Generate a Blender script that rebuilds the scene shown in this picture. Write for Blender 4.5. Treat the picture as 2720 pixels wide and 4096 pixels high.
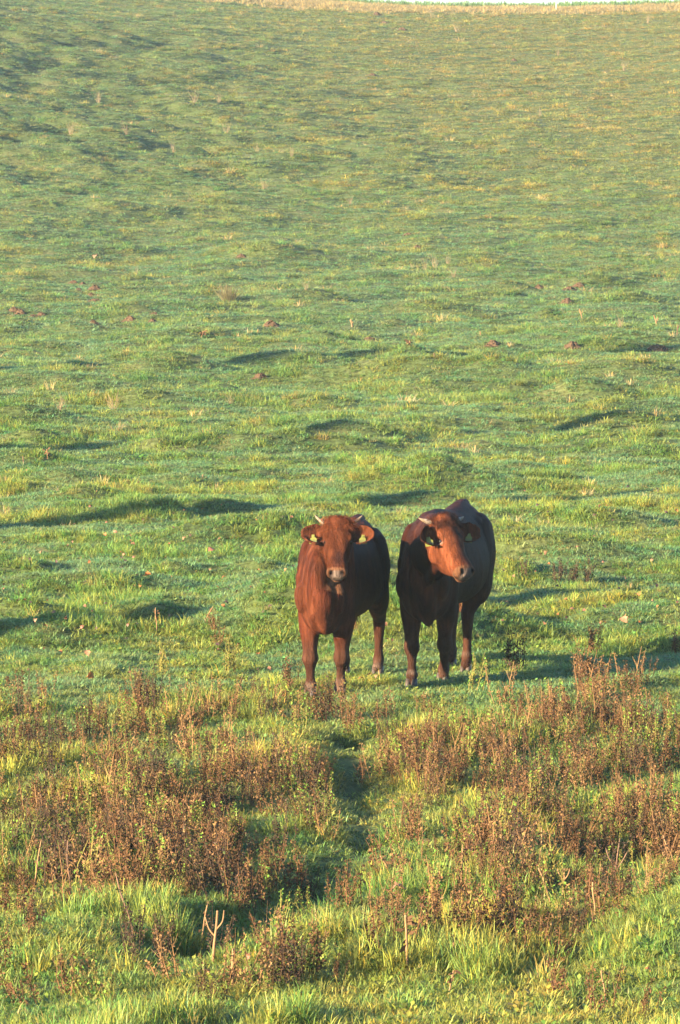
import bpy, bmesh, math, random
import numpy as np
from mathutils import Vector, Matrix, noise as mnoise
random.seed(7); rng = np.random.default_rng(7)
for o in list(bpy.data.objects): bpy.data.objects.remove(o)
SC = bpy.context.scene; COL = SC.collection
PI = math.pi; R = math.radians

# ------------------------------------------------------------------ camera
F = 22190.0                       # focal length in photograph pixels
PITCH = math.atan(1748.0/F)
cam_d = bpy.data.cameras.new('camera'); cam = bpy.data.objects.new('camera', cam_d); COL.objects.link(cam)
cam_d.sensor_fit = 'VERTICAL'; cam_d.sensor_height = 24.0; cam_d.lens = 24.0*F/4096.0
cam_d.clip_start = 0.5; cam_d.clip_end = 6000
cam.location = (0, 0, 0); cam.rotation_euler = (PI/2-PITCH, 0, 0)
SC.camera = cam
# ------------------------------------------------------------------ light
SUN_AZ, SUN_EL = R(37), R(14)     # azimuth: from pure left towards the camera
SV = Vector((-math.cos(SUN_AZ)*math.cos(SUN_EL), -math.sin(SUN_AZ)*math.cos(SUN_EL), math.sin(SUN_EL)))
sd = bpy.data.lights.new('sun', 'SUN'); sd.energy = 5.0; sd.angle = R(0.8); sd.color = (1.0, 0.80, 0.52)
sun = bpy.data.objects.new('sun', sd); COL.objects.link(sun)
sun.rotation_euler = SV.to_track_quat('Z', 'Y').to_euler()
W = bpy.data.worlds.new('World'); SC.world = W; W.use_nodes = True
nt = W.node_tree; bg = nt.nodes['Background']
sky = nt.nodes.new('ShaderNodeTexSky'); sky.sky_type = 'NISHITA'; sky.sun_disc = False
sky.sun_elevation = SUN_EL; sky.sun_rotation = math.atan2(SV.x, SV.y); sky.air_density = 1.0; sky.dust_density = .5; sky.ozone_density = 4.0
nt.links.new(sky.outputs[0], bg.inputs[0]); bg.inputs[1].default_value = 0.08
SC.view_settings.view_transform = 'Standard'; SC.view_settings.look = 'None'
SC.view_settings.gamma = 1; SC.view_settings.exposure = 2.72
HAZE_DENSITY = .00028
SC.render.engine = 'CYCLES'
SC.cycles.max_bounces = 5; SC.cycles.diffuse_bounces = 2; SC.cycles.transmission_bounces = 2; SC.cycles.volume_bounces = 0

# ------------------------------------------------------------------ helpers
def tag(o, label=None, cat=None, group=None, kind=None):
    if label: o['label'] = label
    if cat: o['category'] = cat
    if group: o['group'] = group
    if kind: o['kind'] = kind
    return o
def mesh_obj(name, verts, faces, mats=None, parent=None, smooth=True, link=True):
    me = bpy.data.meshes.new(name); me.from_pydata([tuple(v) for v in verts], [], faces); me.update()
    if smooth: me.polygons.foreach_set('use_smooth', [True]*len(me.polygons))
    for m in (mats or []): me.materials.append(m)
    o = bpy.data.objects.new(name, me)
    if link: COL.objects.link(o)
    if parent: o.parent = parent
    return o
def fade(t): return t*t*t*(t*(t*6-15)+10)
def _h(ix, iy, s):
    n = (ix.astype(np.int64)*374761393 + iy.astype(np.int64)*668265263 + s*1442695041) & 0xffffffff
    n = ((n ^ (n >> 13))*1274126177) & 0xffffffff
    n = ((n ^ (n >> 16))*2246822519) & 0xffffffff
    return ((n ^ (n >> 15)) & 0xffffff)/float(0xffffff)
def gn2(x, y, s=0):
    x = np.asarray(x, float); y = np.asarray(y, float)
    ix = np.floor(x); iy = np.floor(y); fx = x-ix; fy = y-iy; u = fade(fx); v = fade(fy)
    def g(a, b, dx, dy):
        th = _h(a, b, s)*2*PI
        return np.cos(th)*dx+np.sin(th)*dy
    n00 = g(ix, iy, fx, fy); n10 = g(ix+1, iy, fx-1, fy); n01 = g(ix, iy+1, fx, fy-1); n11 = g(ix+1, iy+1, fx-1, fy-1)
    return ((n00*(1-u)+n10*u)*(1-v)+(n01*(1-u)+n11*u)*v)*1.5
def fbm(x, y, s=0, o=3):
    r = 0; a = 1
    for i in range(o):
        r = r+a*gn2(x*2**i, y*2**i, s+i*17); a *= .5
    return r
def sstep(a, b, x):
    t = np.clip((x-a)/(b-a), 0, 1); return t*t*(3-2*t)
def fsl(py): return math.tan(PITCH+math.atan((py-2048)/F))

# ------------------------------------------------------------------ the ground's shape
KD = np.array([-80, -5, 3, 12, 20, 24.5, 27, 32, 38, 44, 50, 60, 80, 100, 118, 128, 140, 160, 180, 200, 220, 240, 248, 256, 300, 500, 900.])
KZ = np.array([1.5, -1.4, -1.62, -3.0, -4.0, -4.19, -4.26, -4.29, -4.229, -4.24, -4.25, -4.35, -4.55, -4.7, -4.72, -4.62, -4.2, -3.1, -1.8, -.4, 1.08, 2.62, 3.02, 3.08, 2.8, 0, -4])
def _pchip(xs, ys):
    h = np.diff(xs); dl = np.diff(ys)/h; m = np.zeros_like(ys)
    for i in range(1, len(xs)-1):
        if dl[i-1]*dl[i] > 0:
            w1 = 2*h[i]+h[i-1]; w2 = h[i]+2*h[i-1]; m[i] = (w1+w2)/(w1/dl[i-1]+w2/dl[i])
    m[0] = dl[0]; m[-1] = dl[-1]
    def f(x):
        x = np.clip(x, xs[0], xs[-1]); k = np.clip(np.searchsorted(xs, x)-1, 0, len(xs)-2)
        t = (x-xs[k])/h[k]; t2 = t*t; t3 = t2*t
        return (2*t3-3*t2+1)*ys[k]+(t3-2*t2+t)*h[k]*m[k]+(-2*t3+3*t2)*ys[k+1]+(t3-t2)*h[k]*m[k+1]
    return f
PROF = _pchip(KD, KZ)
# trodden path through the weeds, as world polyline (x, y, half width, depth)
def px_flat(px, py, z=-4.25):
    d = z/-fsl(py); return (px-1360)/F*d/math.cos(0)*1.0*math.sqrt(1+fsl(py)**2)*0.998, d
PATH = [px_flat(*p) for p in [(1395, 2960), (1390, 3080), (1470, 3200), (1480, 3330), (1330, 3480), (1150, 3600), (1000, 3700), (860, 3780)]]
def path_dist(x, y):
    best = np.full(np.shape(x), 9.)
    for (x0, y0), (x1, y1) in zip(PATH[:-1], PATH[1:]):
        dx, dy = x1-x0, y1-y0; t = np.clip(((x-x0)*dx+(y-y0)*dy)/(dx*dx+dy*dy), 0, 1)
        best = np.minimum(best, np.hypot(x-(x0+t*dx), (y-(y0+t*dy))*.8))
    return best
BUMPS = []   # x, y, rx, ry, h
def bump_px(px, py, rx, ry, h): BUMPS.append((*px_flat(px, py), rx, ry, h))
bump_px(2760, 3800, .42, 1.5, .34)      # grassy bank at the lower right
bump_px(2440, 3440, .26, .8, -.20); bump_px(2180, 3420, .25, .7, .08)      # hollow beside the bank
bump_px(150, 3880, .5, .8, .08); bump_px(1200, 3880, .4, .5, .10); bump_px(2050, 3700, .3, .4, .06); bump_px(1850, 3850, .8, .5, .05)
bump_px(150, 2520, .5, .5, .10); bump_px(1950, 2560, .4, .5, .06)
bump_px(620, 2030, .8, .45, .09); bump_px(100, 1840, .5, .6, .14); bump_px(900, 2040, .5, .3, .09)
bump_px(2150, 1930, .5, .5, .12); bump_px(2500, 2010, .5, .5, .11); bump_px(1500, 2000, .4, .4, .12)
bump_px(730, 1900, .4, .5, .11); bump_px(1550, 1740, .35, .5, .15); bump_px(1150, 1750, .6, .7, .13)
bump_px(1750, 1920, .6, .6, .10); bump_px(2300, 2250, .5, .5, .09); bump_px(2640, 2200, .4, .5, .13)
bump_px(380, 1990, .5, .5, .09); bump_px(500, 2340, .5, .4, .07); bump_px(2450, 2450, .6, .4, .08)
_hr = np.random.default_rng(21)          # many small tussocks over the middle ground
for _ in range(330):
    d_ = 41+ (_hr.random()**1.3)*95; x_ = (_hr.random()*2-1)*.085*d_; s_ = (.13+.3*_hr.random())*(1+d_/110)
    BUMPS.append((x_, d_, s_*(1+_hr.random()), s_, (.04+.075*_hr.random())*(1+d_/140)))
COWPT = [(-.05, 38.3), (.72, 38.9)]
def H(x, y):
    x = np.asarray(x, float); y = np.asarray(y, float)
    z = PROF(y)
    far = sstep(110, 220, y)
    # the far hill is a shallow bowl: its left falls away from the sun, its right faces it
    z = z + .0052*sstep(125, 165, y)*(1-.75*sstep(205, 243, y))*np.clip(x-4, -24, 24)**2
    z = z + far*(-.030*np.clip(x, -60, 60) + .0016*np.clip(x+2, -60, 60)**2*sstep(0, 1, far)*(x > -2)*.35 + .0006*np.clip(x, -60, 60)**2)
    z = z + sstep(235, 262, y)*sstep(4, -20, x)*1.6
    out = np.clip(np.abs(x)/np.maximum(y*.12, 6), 0, 1)
    near = 1-sstep(50, 120, y)
    cow = np.ones_like(z)
    for cx, cy in COWPT: cow = cow*(1-.8*np.exp(-((x-cx)/.6)**2-((y-cy)/1.0)**2))
    b = .050*fbm(x/1.5, y/1.9, 3, 2)+.030*fbm(x/.5, y/.6, 5, 2)
    m = .15*fbm(x/3.4, y/4.6, 11, 3)+.036*fbm(x/.8, y/.9, 13, 3)
    f = .32*fbm(x/6.5+.4*y/6.5, y/8.0, 23, 4)+.24*fbm(x/1.9+.5*y/1.9, y/1.7, 29, 3)
    fr = .42+.62*sstep(6, -8, x)
    z = z + cow*(b*near + m*(sstep(46, 90, y)*(1-sstep(150, 200, y))) + f*fr*sstep(125, 170, y)*(1-.75*sstep(205, 235, y)))
    for bx, by, rx, ry, h in BUMPS:
        if z.size > 1:
            mk = (np.abs(x-bx) < 3*rx) & (np.abs(y-by) < 3*ry)
            if mk.any(): z[mk] += h*np.exp(-((x[mk]-bx)/rx)**2-((y[mk]-by)/ry)**2)
        else: z = z + h*np.exp(-((x-bx)/rx)**2-((y-by)/ry)**2)
    pd = path_dist(x, y)
    z = z - (.15+.04*sstep(30.5, 28.8, y))*sstep(37.2, 35.6, y)*np.exp(-(pd/(.17+.10*sstep(30.5, 28.8, y)))**2)*(.6+.8*gn2(x/.9, y/1.1, 88))
    return z
def h1(x, y): return float(H(np.array([x], float), np.array([y], float))[0])
def ray(px, py, d):          # point at forward distance d (world Y) seen at a photograph pixel
    s = fsl(py); c = math.cos(PITCH)+ (py-2048)/F*math.sin(PITCH)*-1
    # camera-space ray
    vx, vy = (px-1360)/F, -(py-2048)/F
    dy = math.cos(PITCH)*1+vy*math.sin(PITCH); dz = -math.sin(PITCH)+vy*math.cos(PITCH)
    return Vector((vx*d/dy, d, dz*d/dy))
_ds = np.concatenate([np.arange(15, 70, .03), np.arange(70, 330, .12)])
def ground_at(px, py):
    vx, vy = (px-1360)/F, -(py-2048)/F
    dy = math.cos(PITCH)+vy*math.sin(PITCH); dz = -math.sin(PITCH)+vy*math.cos(PITCH)
    xs = vx*_ds/dy; zs = dz*_ds/dy; k = np.argmax(zs < H(xs, _ds))
    return Vector((xs[k], _ds[k], h1(xs[k], _ds[k])))

# ------------------------------------------------------------------ materials
def new_mat(name):
    m = bpy.data.materials.new(name); m.use_nodes = True; n = m.node_tree
    return m, n, n.nodes['Principled BSDF'], n.nodes['Material Output']
def ramp(n, fac, cols):
    r = n.nodes.new('ShaderNodeValToRGB'); e = r.color_ramp.elements
    while len(e) < len(cols): e.new(.5)
    for i, (p, c) in enumerate(cols): e[i].position = p; e[i].color = (*c, 1)
    n.links.new(fac, r.inputs[0]); return r.outputs[0]
def noise_n(n, scale, detail=4, coord='Object', vec=None, rough=.6):
    t = n.nodes.new('ShaderNodeTexNoise'); t.inputs['Scale'].default_value = scale; t.inputs['Detail'].default_value = detail
    t.inputs['Roughness'].default_value = rough
    if vec is None:
        tc = n.nodes.new('ShaderNodeTexCoord'); vec = tc.outputs[coord]
    n.links.new(vec, t.inputs['Vector']); return t.outputs['Fac']
def bump_n(n, h, b, strength=.5, dist=.01):
    u = n.nodes.new('ShaderNodeBump'); u.inputs['Strength'].default_value = strength; u.inputs['Distance'].default_value = dist
    n.links.new(h, u.inputs['Height']); n.links.new(u.outputs[0], b.inputs['Normal'])
def simple(name, c0, c1, scale=20, rough=.7, bump=.0, spec=.3):
    m, n, b, o = new_mat(name)
    f = noise_n(n, scale)
    n.links.new(ramp(n, f, [(.3, c0), (.7, c1)]), b.inputs['Base Color'])
    b.inputs['Roughness'].default_value = rough; b.inputs['Specular IOR Level'].default_value = spec
    if bump: bump_n(n, f, b, .6, bump)
    return m
def leaf_mat(name, attr_type='INSTANCER', trans=.3, rough=.55, spec=.35, base=None, var=.25):
    """thin leaf: tint attribute (or fixed base) varied by object random and noise, partly translucent"""
    m, n, b, o = new_mat(name)
    if base is None:
        a = n.nodes.new('ShaderNodeAttribute'); a.attribute_type = attr_type; a.attribute_name = 'tint'; colr = a.outputs['Color']
    else:
        rgb = n.nodes.new('ShaderNodeRGB'); rgb.outputs[0].default_value = (*base, 1); colr = rgb.outputs[0]
    bl = n.nodes.new('ShaderNodeAttribute'); bl.attribute_type = 'GEOMETRY'; bl.attribute_name = 'var'
    mul = n.nodes.new('ShaderNodeMix'); mul.data_type = 'RGBA'; mul.blend_type = 'MULTIPLY'; mul.inputs[0].default_value = 1
    n.links.new(colr, mul.inputs[6]); n.links.new(bl.outputs['Color'], mul.inputs[7])
    c = mul.outputs[2]
    n.links.new(c, b.inputs['Base Color']); b.inputs['Roughness'].default_value = rough; b.inputs['Specular IOR Level'].default_value = spec
    t = n.nodes.new('ShaderNodeBsdfTranslucent'); n.links.new(c, t.inputs[0])
    mx = n.nodes.new('ShaderNodeMixShader'); mx.inputs[0].default_value = trans
    n.links.new(b.outputs[0], mx.inputs[1]); n.links.new(t.outputs[0], mx.inputs[2]); n.links.new(mx.outputs[0], o.inputs[0])
    return m
M_grass = leaf_mat('grass_blades', trans=.42, rough=.5, spec=.25)
def set_var(me, cols):
    """per-face 'var' colour"""
    at = me.attributes.new('var', 'FLOAT_COLOR', 'FACE')
    arr = np.ones((len(me.polygons), 4), np.float32); arr[:, :3] = cols; at.data.foreach_set('color', arr.ravel())

# ------------------------------------------------------------------ ground sheet
def build_ground():
    d = [-80, -60, -40, -25, -15, -8, -3, 1, 4, 7, 10, 13, 16, 18.5]
    v = 20.0
    while v < 262: d.append(v); v *= 1.0021
    v = 263
    while v < 900: d.append(v); v *= 1.03
    d = np.array(d, float)
    c = np.linspace(-.095, .095, 230)
    o = [.1, .11, .13, .16, .2, .27, .36, .5, .7, 1, 1.5, 2.2, 3.2, 4.5]
    s = np.array([-q for q in o[::-1]]+list(c)+o)
    D, S = np.meshgrid(d, s, indexing='ij'); X = S*np.clip(D, 22, 900); 
    Z = H(X, D)
    nr, nc = D.shape
    co = np.stack([X, D, Z], -1).reshape(-1, 3).astype(np.float32)
    i = np.arange(nr*nc).reshape(nr, nc)
    q = np.stack([i[:-1, :-1], i[:-1, 1:], i[1:, 1:], i[1:, :-1]], -1).reshape(-1, 4)
    me = bpy.data.meshes.new('ground'); me.vertices.add(len(co)); me.vertices.foreach_set('co', co.ravel())
    me.loops.add(q.size); me.loops.foreach_set('vertex_index', q.ravel().astype(np.int32))
    me.polygons.add(len(q)); me.polygons.foreach_set('loop_start', (np.arange(len(q))*4).astype(np.int32))
    me.update(calc_edges=True); me.validate()
    me.polygons.foreach_set('use_smooth', np.ones(len(me.polygons), bool))
    m, n, b, _ = new_mat('pasture_soil')
    f1 = noise_n(n, .9, 6); f2 = noise_n(n, 14, 5)
    c1 = ramp(n, f1, [(.3, (.045, .07, .022)), (.5, (.085, .115, .035)), (.72, (.13, .13, .05))])
    c2 = ramp(n, f2, [(.35, (.45, .42, .40)), (.6, (1, 1, 1))])
    mx = n.nodes.new('ShaderNodeMix'); mx.data_type = 'RGBA'; mx.blend_type = 'MULTIPLY'; mx.inputs[0].default_value = 1
    n.links.new(c1, mx.inputs[6]); n.links.new(c2, mx.inputs[7]); n.links.new(mx.outputs[2], b.inputs['Base Color'])
    b.inputs['Roughness'].default_value = .95; b.inputs['Specular IOR Level'].default_value = .1
    bump_n(n, f2, b, .8, .03)
    me.materials.append(m)
    ob = bpy.data.objects.new('ground', me); COL.objects.link(ob); tag(ob, kind='structure')
    ob['label'] = 'pasture ground falling to a valley and rising to the far ridge'
build_ground()

# ------------------------------------------------------------------ instanced stuff
def blades(n, rad, h0, h1_, w, lean=.5, seed=0, curve=.5, broad=0.0):
    r = random.Random(seed); V = []; Fc = []; var = []
    for i in range(n):
        a = r.random()*2*PI; rr = rad*math.sqrt(r.random()); bx, by = rr*math.cos(a), rr*math.sin(a)
        az = a+r.uniform(-1.2, 1.2) if r.random() < .7 else r.random()*2*PI
        h = r.uniform(h0, h1_)*(1-.35*rr/rad); ww = w*r.uniform(.6, 1.3)
        ln = lean*r.uniform(.2, 1.2); ca, sa = math.cos(az), math.sin(az)
        tw = az+PI/2+r.uniform(-.6, .6); sx, sy = math.cos(tw)*ww/2, math.sin(tw)*ww/2
        k0 = len(V); segs = 3; px = py = 0; pz = 0; ang = ln*.3
        pts = [(bx, by, -.01)]
        cx, cy, cz = bx, by, 0
        for s in range(segs):
            L = h/segs; ang += ln*curve*(1+s*.6); ang = min(ang, 2.1)
            cx += ca*L*math.sin(ang); cy += sa*L*math.sin(ang); cz += L*math.cos(ang); pts.append((cx, cy, cz))
        for s, p in enumerate(pts[:-1]):
            f = 1 if s == 0 else (1-.15*s)
            V += [(p[0]-sx*f, p[1]-sy*f, p[2]), (p[0]+sx*f, p[1]+sy*f, p[2])]
        V.append(pts[-1])
        Fc += [(k0, k0+1, k0+3, k0+2), (k0+2, k0+3, k0+5, k0+4), (k0+4, k0+5, k0+6)]
        t = r.random(); c = r.uniform(.7, 1.25)
        if t < .10: col = (1.9*c, 1.35*c, .9*c)
        elif t < .35: col = (1.25*c, 1.1*c, .8*c)
        else: col = (c, c, c*r.uniform(.8, 1.2))
        var += [col]*3
    return V, Fc, var
def proto(name, V, Fc, var, mats, idx=None):
    o = mesh_obj(name, V, Fc, mats, link=False, smooth=True); set_var(o.data, np.array(var, np.float32))
    if idx is not None: o.data.polygons.foreach_set('material_index', idx)
    return o
def scatter(name, protos, P, kind, rot, scl, tint, label, cat=None):
    c = bpy.data.collections.new(name+'_source')
    for p in protos: c.objects.link(p)
    order = sorted(range(len(protos)), key=lambda i: protos[i].name); rank = {o: k for k, o in enumerate(order)}
    me = bpy.data.meshes.new(name); me.vertices.add(len(P)); me.vertices.foreach_set('co', np.asarray(P, np.float32).ravel()); me.update()
    def at(nm, ty, arr, key):
        a = me.attributes.new(nm, ty, 'POINT'); a.data.foreach_set(key, np.ascontiguousarray(arr).ravel())
    at('kind_id', 'INT', np.array([rank[k] for k in kind], np.int32), 'value')
    at('rot', 'FLOAT_VECTOR', np.asarray(rot, np.float32), 'vector')
    at('scl', 'FLOAT_VECTOR', np.asarray(scl, np.float32), 'vector')
    t4 = np.ones((len(P), 4), np.float32); t4[:, :3] = tint; at('tint', 'FLOAT_COLOR', t4, 'color')
    ob = bpy.data.objects.new(name, me); COL.objects.link(ob)
    g = bpy.data.node_groups.new(name+'_nodes', 'GeometryNodeTree')
    g.interface.new_socket('Geometry', in_out='INPUT', socket_type='NodeSocketGeometry')
    g.interface.new_socket('Geometry', in_out='OUTPUT', socket_type='NodeSocketGeometry')
    gi = g.nodes.new('NodeGroupInput'); go = g.nodes.new('NodeGroupOutput'); ip = g.nodes.new('GeometryNodeInstanceOnPoints')
    ci = g.nodes.new('GeometryNodeCollectionInfo'); ci.inputs['Collection'].default_value = c
    ci.inputs['Separate Children'].default_value = True; ci.inputs['Reset Children'].default_value = True
    ip.inputs['Pick Instance'].default_value = True
    def na(nm, ty):
        q = g.nodes.new('GeometryNodeInputNamedAttribute'); q.data_type = ty; q.inputs['Name'].default_value = nm
        return [s for s in q.outputs if s.enabled and s.name == 'Attribute'][0]
    L = g.links.new
    L(gi.outputs[0], ip.inputs['Points']); L(ci.outputs[0], ip.inputs['Instance'])
    L(na('kind_id', 'INT'), ip.inputs['Instance Index'])
    L(na('rot', 'FLOAT_VECTOR'), ip.inputs['Rotation']); L(na('scl', 'FLOAT_VECTOR'), ip.inputs['Scale'])
    L(ip.outputs[0], go.inputs[0])
    md = ob.modifiers.new('scatter', 'NODES'); md.node_group = g
    tag(ob, label, cat, None, 'stuff'); return ob

def weedmask(x, y):
    """0..1 where the dead weeds stand, in world coordinates"""
    t = sstep(38.4, 35.4, y+.9*fbm(x/1.2, y/1.6, 41, 2)-.15*x)*sstep(23.6, 26.0, y+.8*fbm(x/1.1, y/1.3, 43, 2)-.15*x)
    pd = path_dist(x, y)
    t = t*sstep(.07, .24, pd)
    t = t*(1-.9*np.exp(-((x-px_flat(2420, 3480)[0])/.3)**2-((y-px_flat(2420, 3480)[1])/1.2)**2))
    p = fbm(x/.75, y/1.1, 47, 3)
    p = p+.6*fbm(x/1.9+3, y/2.4, 53, 2)
    return t*(.14+.86*sstep(-.26, .42, p))*(1-.5*sstep(30, 27.5, y))

def make_grass():
    P = []; 
    def zone(d0, d1, dens, mar):
        # points with uniform density in a wedge
        n = int(dens*(mar*(d1*d1-d0*d0)))
        y = np.sqrt(rng.random(n)*(d1*d1-d0*d0)+d0*d0); x = (rng.random(n)*2-1)*y*mar
        return x, y
    out = []
    for d0, d1, dens, mar, cls in [(19, 42, 330, .092, 0), (42, 62, 210, .092, 0), (62, 100, 95, .090, 1), (100, 160, 44, .088, 2), (160, 262, 24, .084, 3)]:
        x, y = zone(d0, d1, dens, mar); out.append((x, y, np.full(len(x), cls)))
    x = np.concatenate([o[0] for o in out]); y = np.concatenate([o[1] for o in out]); cls = np.concatenate([o[2] for o in out])
    n = len(x)
    tus = fbm(x/1.3, y/1.5, 61, 3); tus = tus+ .5*fbm(x/.35, y/.4, 63, 2)           # tussock mask
    yel = fbm(x/3.0, y/4.5, 67, 4)+.35*fbm(x/.5, y/.6, 69, 2)                       # yellowing mask
    pd = path_dist(x, y); onpath = np.exp(-(pd/.13)**2)
    bare = rng.random(n) < onpath*.85
    sel = ~bare
    # molehills stay bare
    for mx, my, mr in MOLES: sel &= (np.hypot(x-mx, (y-my)) > mr*.8)
    x, y, cls, tus, yel, pd = [q[sel] for q in (x, y, cls, tus, yel, pd)]; n = len(x)
    near = cls == 0
    size = np.select([cls == 0, cls == 1, cls == 2], [1.0, 1.35, 1.9], 2.6)
    # tussock height
    ht = (.62+.75*sstep(.15, .75, tus)*np.where(y > 37, .7, 1)+.25*rng.random(n))*np.where(y > 37, .8, 1)
    ht = ht*np.where(y < 40, 1.0+.15*sstep(31, 26, y), 1.0)
    ht[(pd < .3)] *= .8
    ht = ht*np.where(cls == 0, 1.0, np.where(cls == 1, .8, np.where(cls == 2, .62, .5)))
    wd = size*(.85+.4*rng.random(n))
    kind = rng.integers(0, 4, n)
    tall = (tus > .45) & (rng.random(n) < np.where(y < 37, .5, .28)); kind = np.where(tall, 4+rng.integers(0, 2, n), kind)
    broad = rng.random(n) < np.where(y < 45, .07, .02); kind = np.where(broad, 6, kind)
    ridge = sstep(240.5, 246, y+1.5*gn2(x/3, y/9, 91))
    dry = (rng.random(n) < ridge*.95) | ((rng.random(n) < .005) & (yel > .3) & (y > 45)); kind = np.where(dry, 7, kind)
    z = H(x, y)-.004
    # ---- colours (albedo, plus sun and shade tinted into the far slope)
    g_dew_shade = np.array([.142, .242, .100]); g_mid = np.array([.142, .220, .042]); g_yel = np.array([.26, .265, .045]); g_br = np.array([.30, .19, .075])
    a = (sstep(-.35, .45, yel)*np.where((y > 39) & (y < 130), .55, 1))[:, None]; t = g_mid*(1-a)+g_yel*a
    dw = (sstep(.25, -.40, tus)*.75*sstep(28, 40, y)+.12)[:, None]; t = t*(1-dw)+g_dew_shade*dw
    dwf = (.30*sstep(60, 100, y)*sstep(175, 130, y)+.40*sstep(130, 160, y)*sstep(2, -10, x))[:, None]; t = t*(1-dwf)+g_dew_shade*dwf  # dew on the valley floor; blue-green shade painted on the far slope's left
    wm = weedmask(x, y); wa = (wm*.45*rng.random(n))[:, None]; t = t*(1-wa)+g_br*wa
    hill = sstep(135, 200, y+.5*x); hy = (hill*(.14+.66*sstep(-10, 11, x+.05*(y-190))))[:, None]; t = t*(1-hy)+np.array([.27, .255, .075])*hy  # yellow hill grass, painted more golden towards its sunlit right side
    t = t*(.72+.56*rng.random(n))[:, None]*np.stack([1+.22*rng.normal(0, 1, n).clip(-1.5, 1.5), np.ones(n), np.ones(n)], -1)
    fl = (fbm(x/.30, y/.35, 95, 2) > .35) & (y < 45); t[fl] = t[fl]*.5+np.array([.24, .25, .05])*.6
    br = rng.random(n) < (.03+.05*(y > 120)); t[br] = t[br]*.5+g_br*.6
    t[dry] = np.array([.31, .265, .135])*(.8+.4*rng.random((dry.sum(), 1)))
    hz = np.where(dry & (ridge > .3), .7+.7*rng.random(n), 1.0)
    rot = np.stack([rng.normal(0, .08, n), rng.normal(0, .08, n), rng.random(n)*2*PI], -1)
    scl = np.stack([wd, wd, ht*size*hz], -1)
    prs = []
    for i in range(4): prs.append(proto('grass_tuft', *blades(34, .055, .05, .10, .0050, .95, 10+i), [M_grass]))
    for i in range(2): prs.append(proto('grass_tussock', *blades(60, .060, .09, .17, .0052, 1.15, 20+i), [M_grass]))
    # low broad leaves
    r = random.Random(5); V = []; Fc = []; var = []
    for i in range(14):
        a_ = r.random()*2*PI; rr = r.uniform(.0, .05); cx, cy = rr*math.cos(a_), rr*math.sin(a_); L = r.uniform(.02, .042); w = L*.30
        up = r.uniform(.3, 1.1); dx, dy, dz = math.cos(a_)*math.cos(up), math.sin(a_)*math.cos(up), math.sin(up); sx, sy = -math.sin(a_), math.cos(a_); z0 = r.uniform(.0, .04)
        k = len(V)
        V += [(cx, cy, z0), (cx+dx*L*.5+sx*w, cy+dy*L*.5+sy*w, z0+dz*L*.5), (cx+dx*L, cy+dy*L, z0+dz*L*.8), (cx+dx*L*.5-sx*w, cy+dy*L*.5-sy*w, z0+dz*L*.5)]
        Fc.append((k, k+1, k+2, k+3)); c = r.uniform(.6, 1.05); var.append((c, c, c*.8))
    prs.append(proto('low_leaf_rosette', V, Fc, var, [M_grass]))
    prs.append(proto('dry_grass_tuft', *blades(30, .06, .10, .24, .005, .35, 30), [M_grass]))
    nm = ['a', 'b', 'c', 'd', 'e', 'f', 'g', 'h']
    for p, q in zip(prs, nm): p.name = 'tuft_kind_'+q
    scatter('grass', prs, np.stack([x, y, z], -1), kind, rot, scl, t, 'dewy pasture grass, green in the hollow and yellowing up the far slope, its sun and shade tinted in')
    print('grass instances', n)
#__MOLES__
MOLE_PX = [(295,1134,.8),(332,1140,.7),(316,1163,1),(379,1158,1.15),(364,1189,.9),(383,1206,1.1),(56,1247,1),(82,1258,1),(132,1270,1),(165,1263,.8),(520,1288,1.2),(620,1258,.8),(611,1291,.8),(1084,1309,1.3),(1101,1333,1),(965,1029,1),(373,1295,.7),
 (1633,939,1),(1669,994,1),(2156,1156,1),(2279,1160,1.3),(2318,1146,1.1),(2270,1214,1.1),(1480,1368,1.5),(1971,1383,1.1),(2288,1400,1.4),(2630,1403,1.7),
 (1560,49,1.2),(1507,61,1.2),(1538,93,1.2),(1609,121,1.2),(2055,245,.9),(1490,301,1),(1041,1513,.9)]
MOLES = []; mole_pts = []
for px, py, s in MOLE_PX:
    p = ground_at(px, py); r_ = .115*s*(1+.25*(p.y > 150)); MOLES.append((p.x, p.y, r_)); mole_pts.append((p, r_, px, py))
make_grass()
exec_parts = True
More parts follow.
